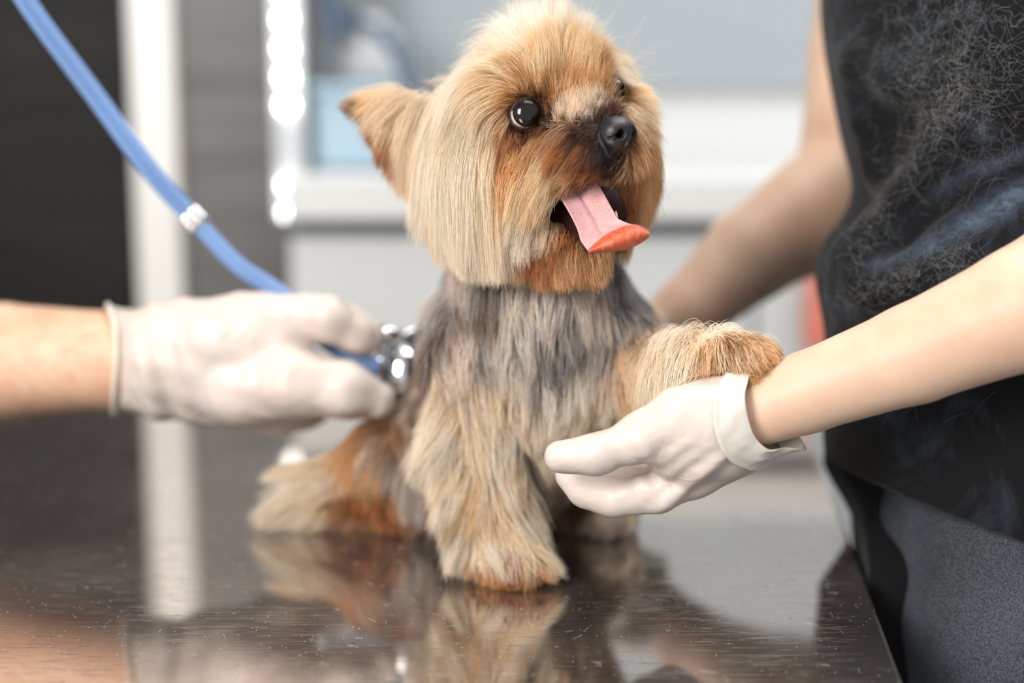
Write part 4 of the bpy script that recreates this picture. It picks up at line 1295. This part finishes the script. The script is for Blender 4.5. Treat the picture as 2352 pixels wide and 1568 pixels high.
# skin takes the colour of the coat above it
W = np.where((hd(dogV) < bd(dogV))[:, None], 1.0, 0.0)
cHd = GH.w(dogV) @ np.array([np.mean([PL[ch] for ch in q[6]], 0) for q in HG])
cBd = GB.w(dogV) @ np.array([np.mean([PL[ch] for ch in q[6]], 0) for q in BGD])
skc = (W * cHd + (1 - W) * cBd) * .75
a = dogbody.data.attributes.new('coat', 'FLOAT_COLOR', 'POINT')
a.data.foreach_set('color', np.concatenate([skc, np.ones((len(skc), 1))], 1).astype(np.float32).ravel())
# ------------------------------------------------------------------ stray hairs
def strands(starts, dirs, lens, K, curl, r, bend=None, follow=None):
    n = len(starts)
    X = starts.copy(); cur = dirs / np.linalg.norm(dirs, axis=1)[:, None]; out = [X.copy()]
    axis = r.normal(size=(n, 3)); axis /= np.linalg.norm(axis, axis=1)[:, None]
    ang = curl * r.normal(size=n)
    for k in range(1, K):
        c_ = np.cos(ang / K)[:, None]; s_ = np.sin(ang / K)[:, None]
        cur = cur * c_ + np.cross(axis, cur) * s_ + axis * (axis * cur).sum(1)[:, None] * (1 - c_)
        if bend is not None: cur = cur + bend / K
        cur /= np.linalg.norm(cur, axis=1)[:, None]
        X = X + cur * (lens / (K - 1))[:, None]
        if follow is not None: X = follow(X)
        out.append(X.copy())
    return np.stack(out, 1)
def put(name, Pt, radius, c, par, mat=None, kind='stuff', jit=.15):
    n, K = Pt.shape[:2]
    tt = np.linspace(0, 1, K)[None]
    rad = radius * (1 - .7 * tt ** 2) * np.ones((n, 1))
    c = np.asarray(c)
    colr = np.broadcast_to(c if c.ndim == 2 else c[None], (n, 3))[:, None] * (1 + jit * fr.normal(size=(n, 1, 1))) * np.ones((1, K, 1))
    return make_curves(name, Pt, rad, np.clip(colr, .003, .95), mat or hm, par, kind)
# flyaway hairs round the head
fa = [(1280, 60, -.5, -1), (1300, 50, .1, -1), (1250, 60, -.35, -1), (1340, 70, .35, -1), (1200, 90, -.9, -.5), (1150, 120, -1, -.3), (1080, 180, -1, .1), (1400, 110, .8, -.5), (1440, 160, .8, -.1), (1350, 80, .5, -1), (1010, 220, -1, -.3)]
S_, D_ = [], []
for (x, y, dx_, dy_) in fa:
    for _ in range(16):
        S_.append(hd.ray(x + fr.normal() * 18, max(y, 80) + 12 + fr.normal() * 12)); D_.append(cr * (dx_ + .35 * fr.normal()) - cu * (dy_ + .35 * fr.normal()) + cf * .25 * fr.normal())
S_, D_ = np.array(S_), np.array(D_)
put('flyaway_hair', strands(S_, D_, .022 + .020 * fr.random(len(S_)), 12, 1.4, fr), .000055, lin((235, 215, 185)), dog)
# whiskers
wk = []
for (x, y, pts) in ((1420, 345, [(1500, 305), (1540, 335)]), (1430, 350, [(1495, 330), (1530, 360)]), (1430, 360, [(1490, 390), (1512, 440)]), (1430, 370, [(1480, 420), (1470, 480)]), (1425, 375, [(1450, 430), (1420, 470)]),
                    (1440, 350, [(1500, 400), (1540, 460)]), (1440, 360, [(1500, 440), (1532, 500)]), (1430, 365, [(1465, 400), (1440, 440)]), (1350, 370, [(1330, 430), (1345, 480)]), (1330, 350, [(1300, 400), (1320, 460)]),
                    (1425, 360, [(1440, 420), (1395, 440)]), (1215, 225, [(1195, 200), (1180, 160)]), (1240, 222, [(1215, 190), (1190, 185)]), (1230, 222, [(1225, 190), (1215, 165)])):
    a = hd.ray(x, y); d = (a - CAM) @ FW
    q = [a, P(*pts[0], d - .016), P(*pts[1], d - .014)]
    wk.append(spline(q, 12))
put('whisker', np.array(wk), .00010, lin((38, 28, 24)), dog)
# fine hairs on the bare forearm
Va, Fa_ = armA.mesh(0.006, 0)
rt = sample(Va, Fa_, 9000, fr)
px_, py_, d_ = proj(rt)
k_ = (px_ < 262) & (px_ > -700)
rt = rt[k_]; nn_ = armA.grad(rt)
dr = RT * .9 - UPV * .5 + nn_ * .25 + .35 * fr.normal(size=rt.shape)
def on_arm(X): 
    f_ = armA(X); return X + armA.grad(X) * np.clip(.0006 - f_, 0, 1)[:, None]
put('arm_hair', strands(rt - nn_ * .0003, dr, .008 + .006 * fr.random(len(rt)), 7, .8, fr, follow=on_arm), .00005, lin((96, 62, 44)), bodyA)
# pale dog hair stuck to the black shirt
sp = []
for _ in range(1800):
    t_ = fr.random()
    if t_ < .45: x, y = fr.normal(2190, 90), fr.normal(160, 120)
    elif t_ < .6: u_ = fr.random(); x, y = 2180 - 230 * u_ + fr.normal() * 22, 230 + 370 * u_ + fr.normal() * 22
    elif t_ < .75: u_ = fr.random(); x, y = 1930 + 300 * u_ + fr.normal() * 10, 700 - 120 * u_ + fr.normal() * 16
    else: x, y = fr.uniform(1950, 2420), fr.uniform(-60, 1000) ** 1.0 * fr.random() ** .4
    sp.append((x, y))
sp = np.array(sp)
g_ = shirt_field
base_pts = np.array([P(x, y, .95) for x, y in sp[:]])
# march each point along its sight line to the cloth
Xs = np.array([P(x, y, .74) for x, y in sp]); vd = Xs - CAM; vd /= np.linalg.norm(vd, axis=1)[:, None]
for _ in range(40): Xs = Xs + vd * np.clip(g_(Xs), -.01, .05)[:, None] * .8
ok_ = np.abs(g_(Xs)) < .0015
Xs = Xs[ok_]
def on_cloth(X): return X + g_.grad(X) * np.clip(.0006 - g_(X), -.0006, 1)[:, None]
dd_ = fr.normal(size=Xs.shape)
put('shed_hair', strands(on_cloth(Xs), dd_, .008 + .016 * fr.random(len(Xs)), 9, 3.5, fr, follow=on_cloth), .000030, lin((165, 165, 165)), shirt)
# short hairs and crumbs lying on the steel
n_ = 420
xy = np.stack([fr.uniform(-.27, .20, n_), fr.uniform(.66, 1.0, n_)], 1)
X0 = np.column_stack([xy, np.full(n_, T + .0003)])
d0_ = fr.normal(size=(n_, 3)); d0_[:, 2] = 0
def on_top(X): X = X.copy(); X[:, 2] = T + .0003; return X
cmix = np.where(fr.random(n_)[:, None] < .5, lin((60, 44, 36))[None], lin((230, 220, 205))[None])
lh = put('loose_hair', strands(X0, d0_, .003 + .007 * fr.random(n_) ** 2, 7, 1.2, fr, follow=on_top), .00007, cmix, None)
tag(lh, 'short loose dog hairs scattered over the steel tabletop', 'hair', 'stuff')
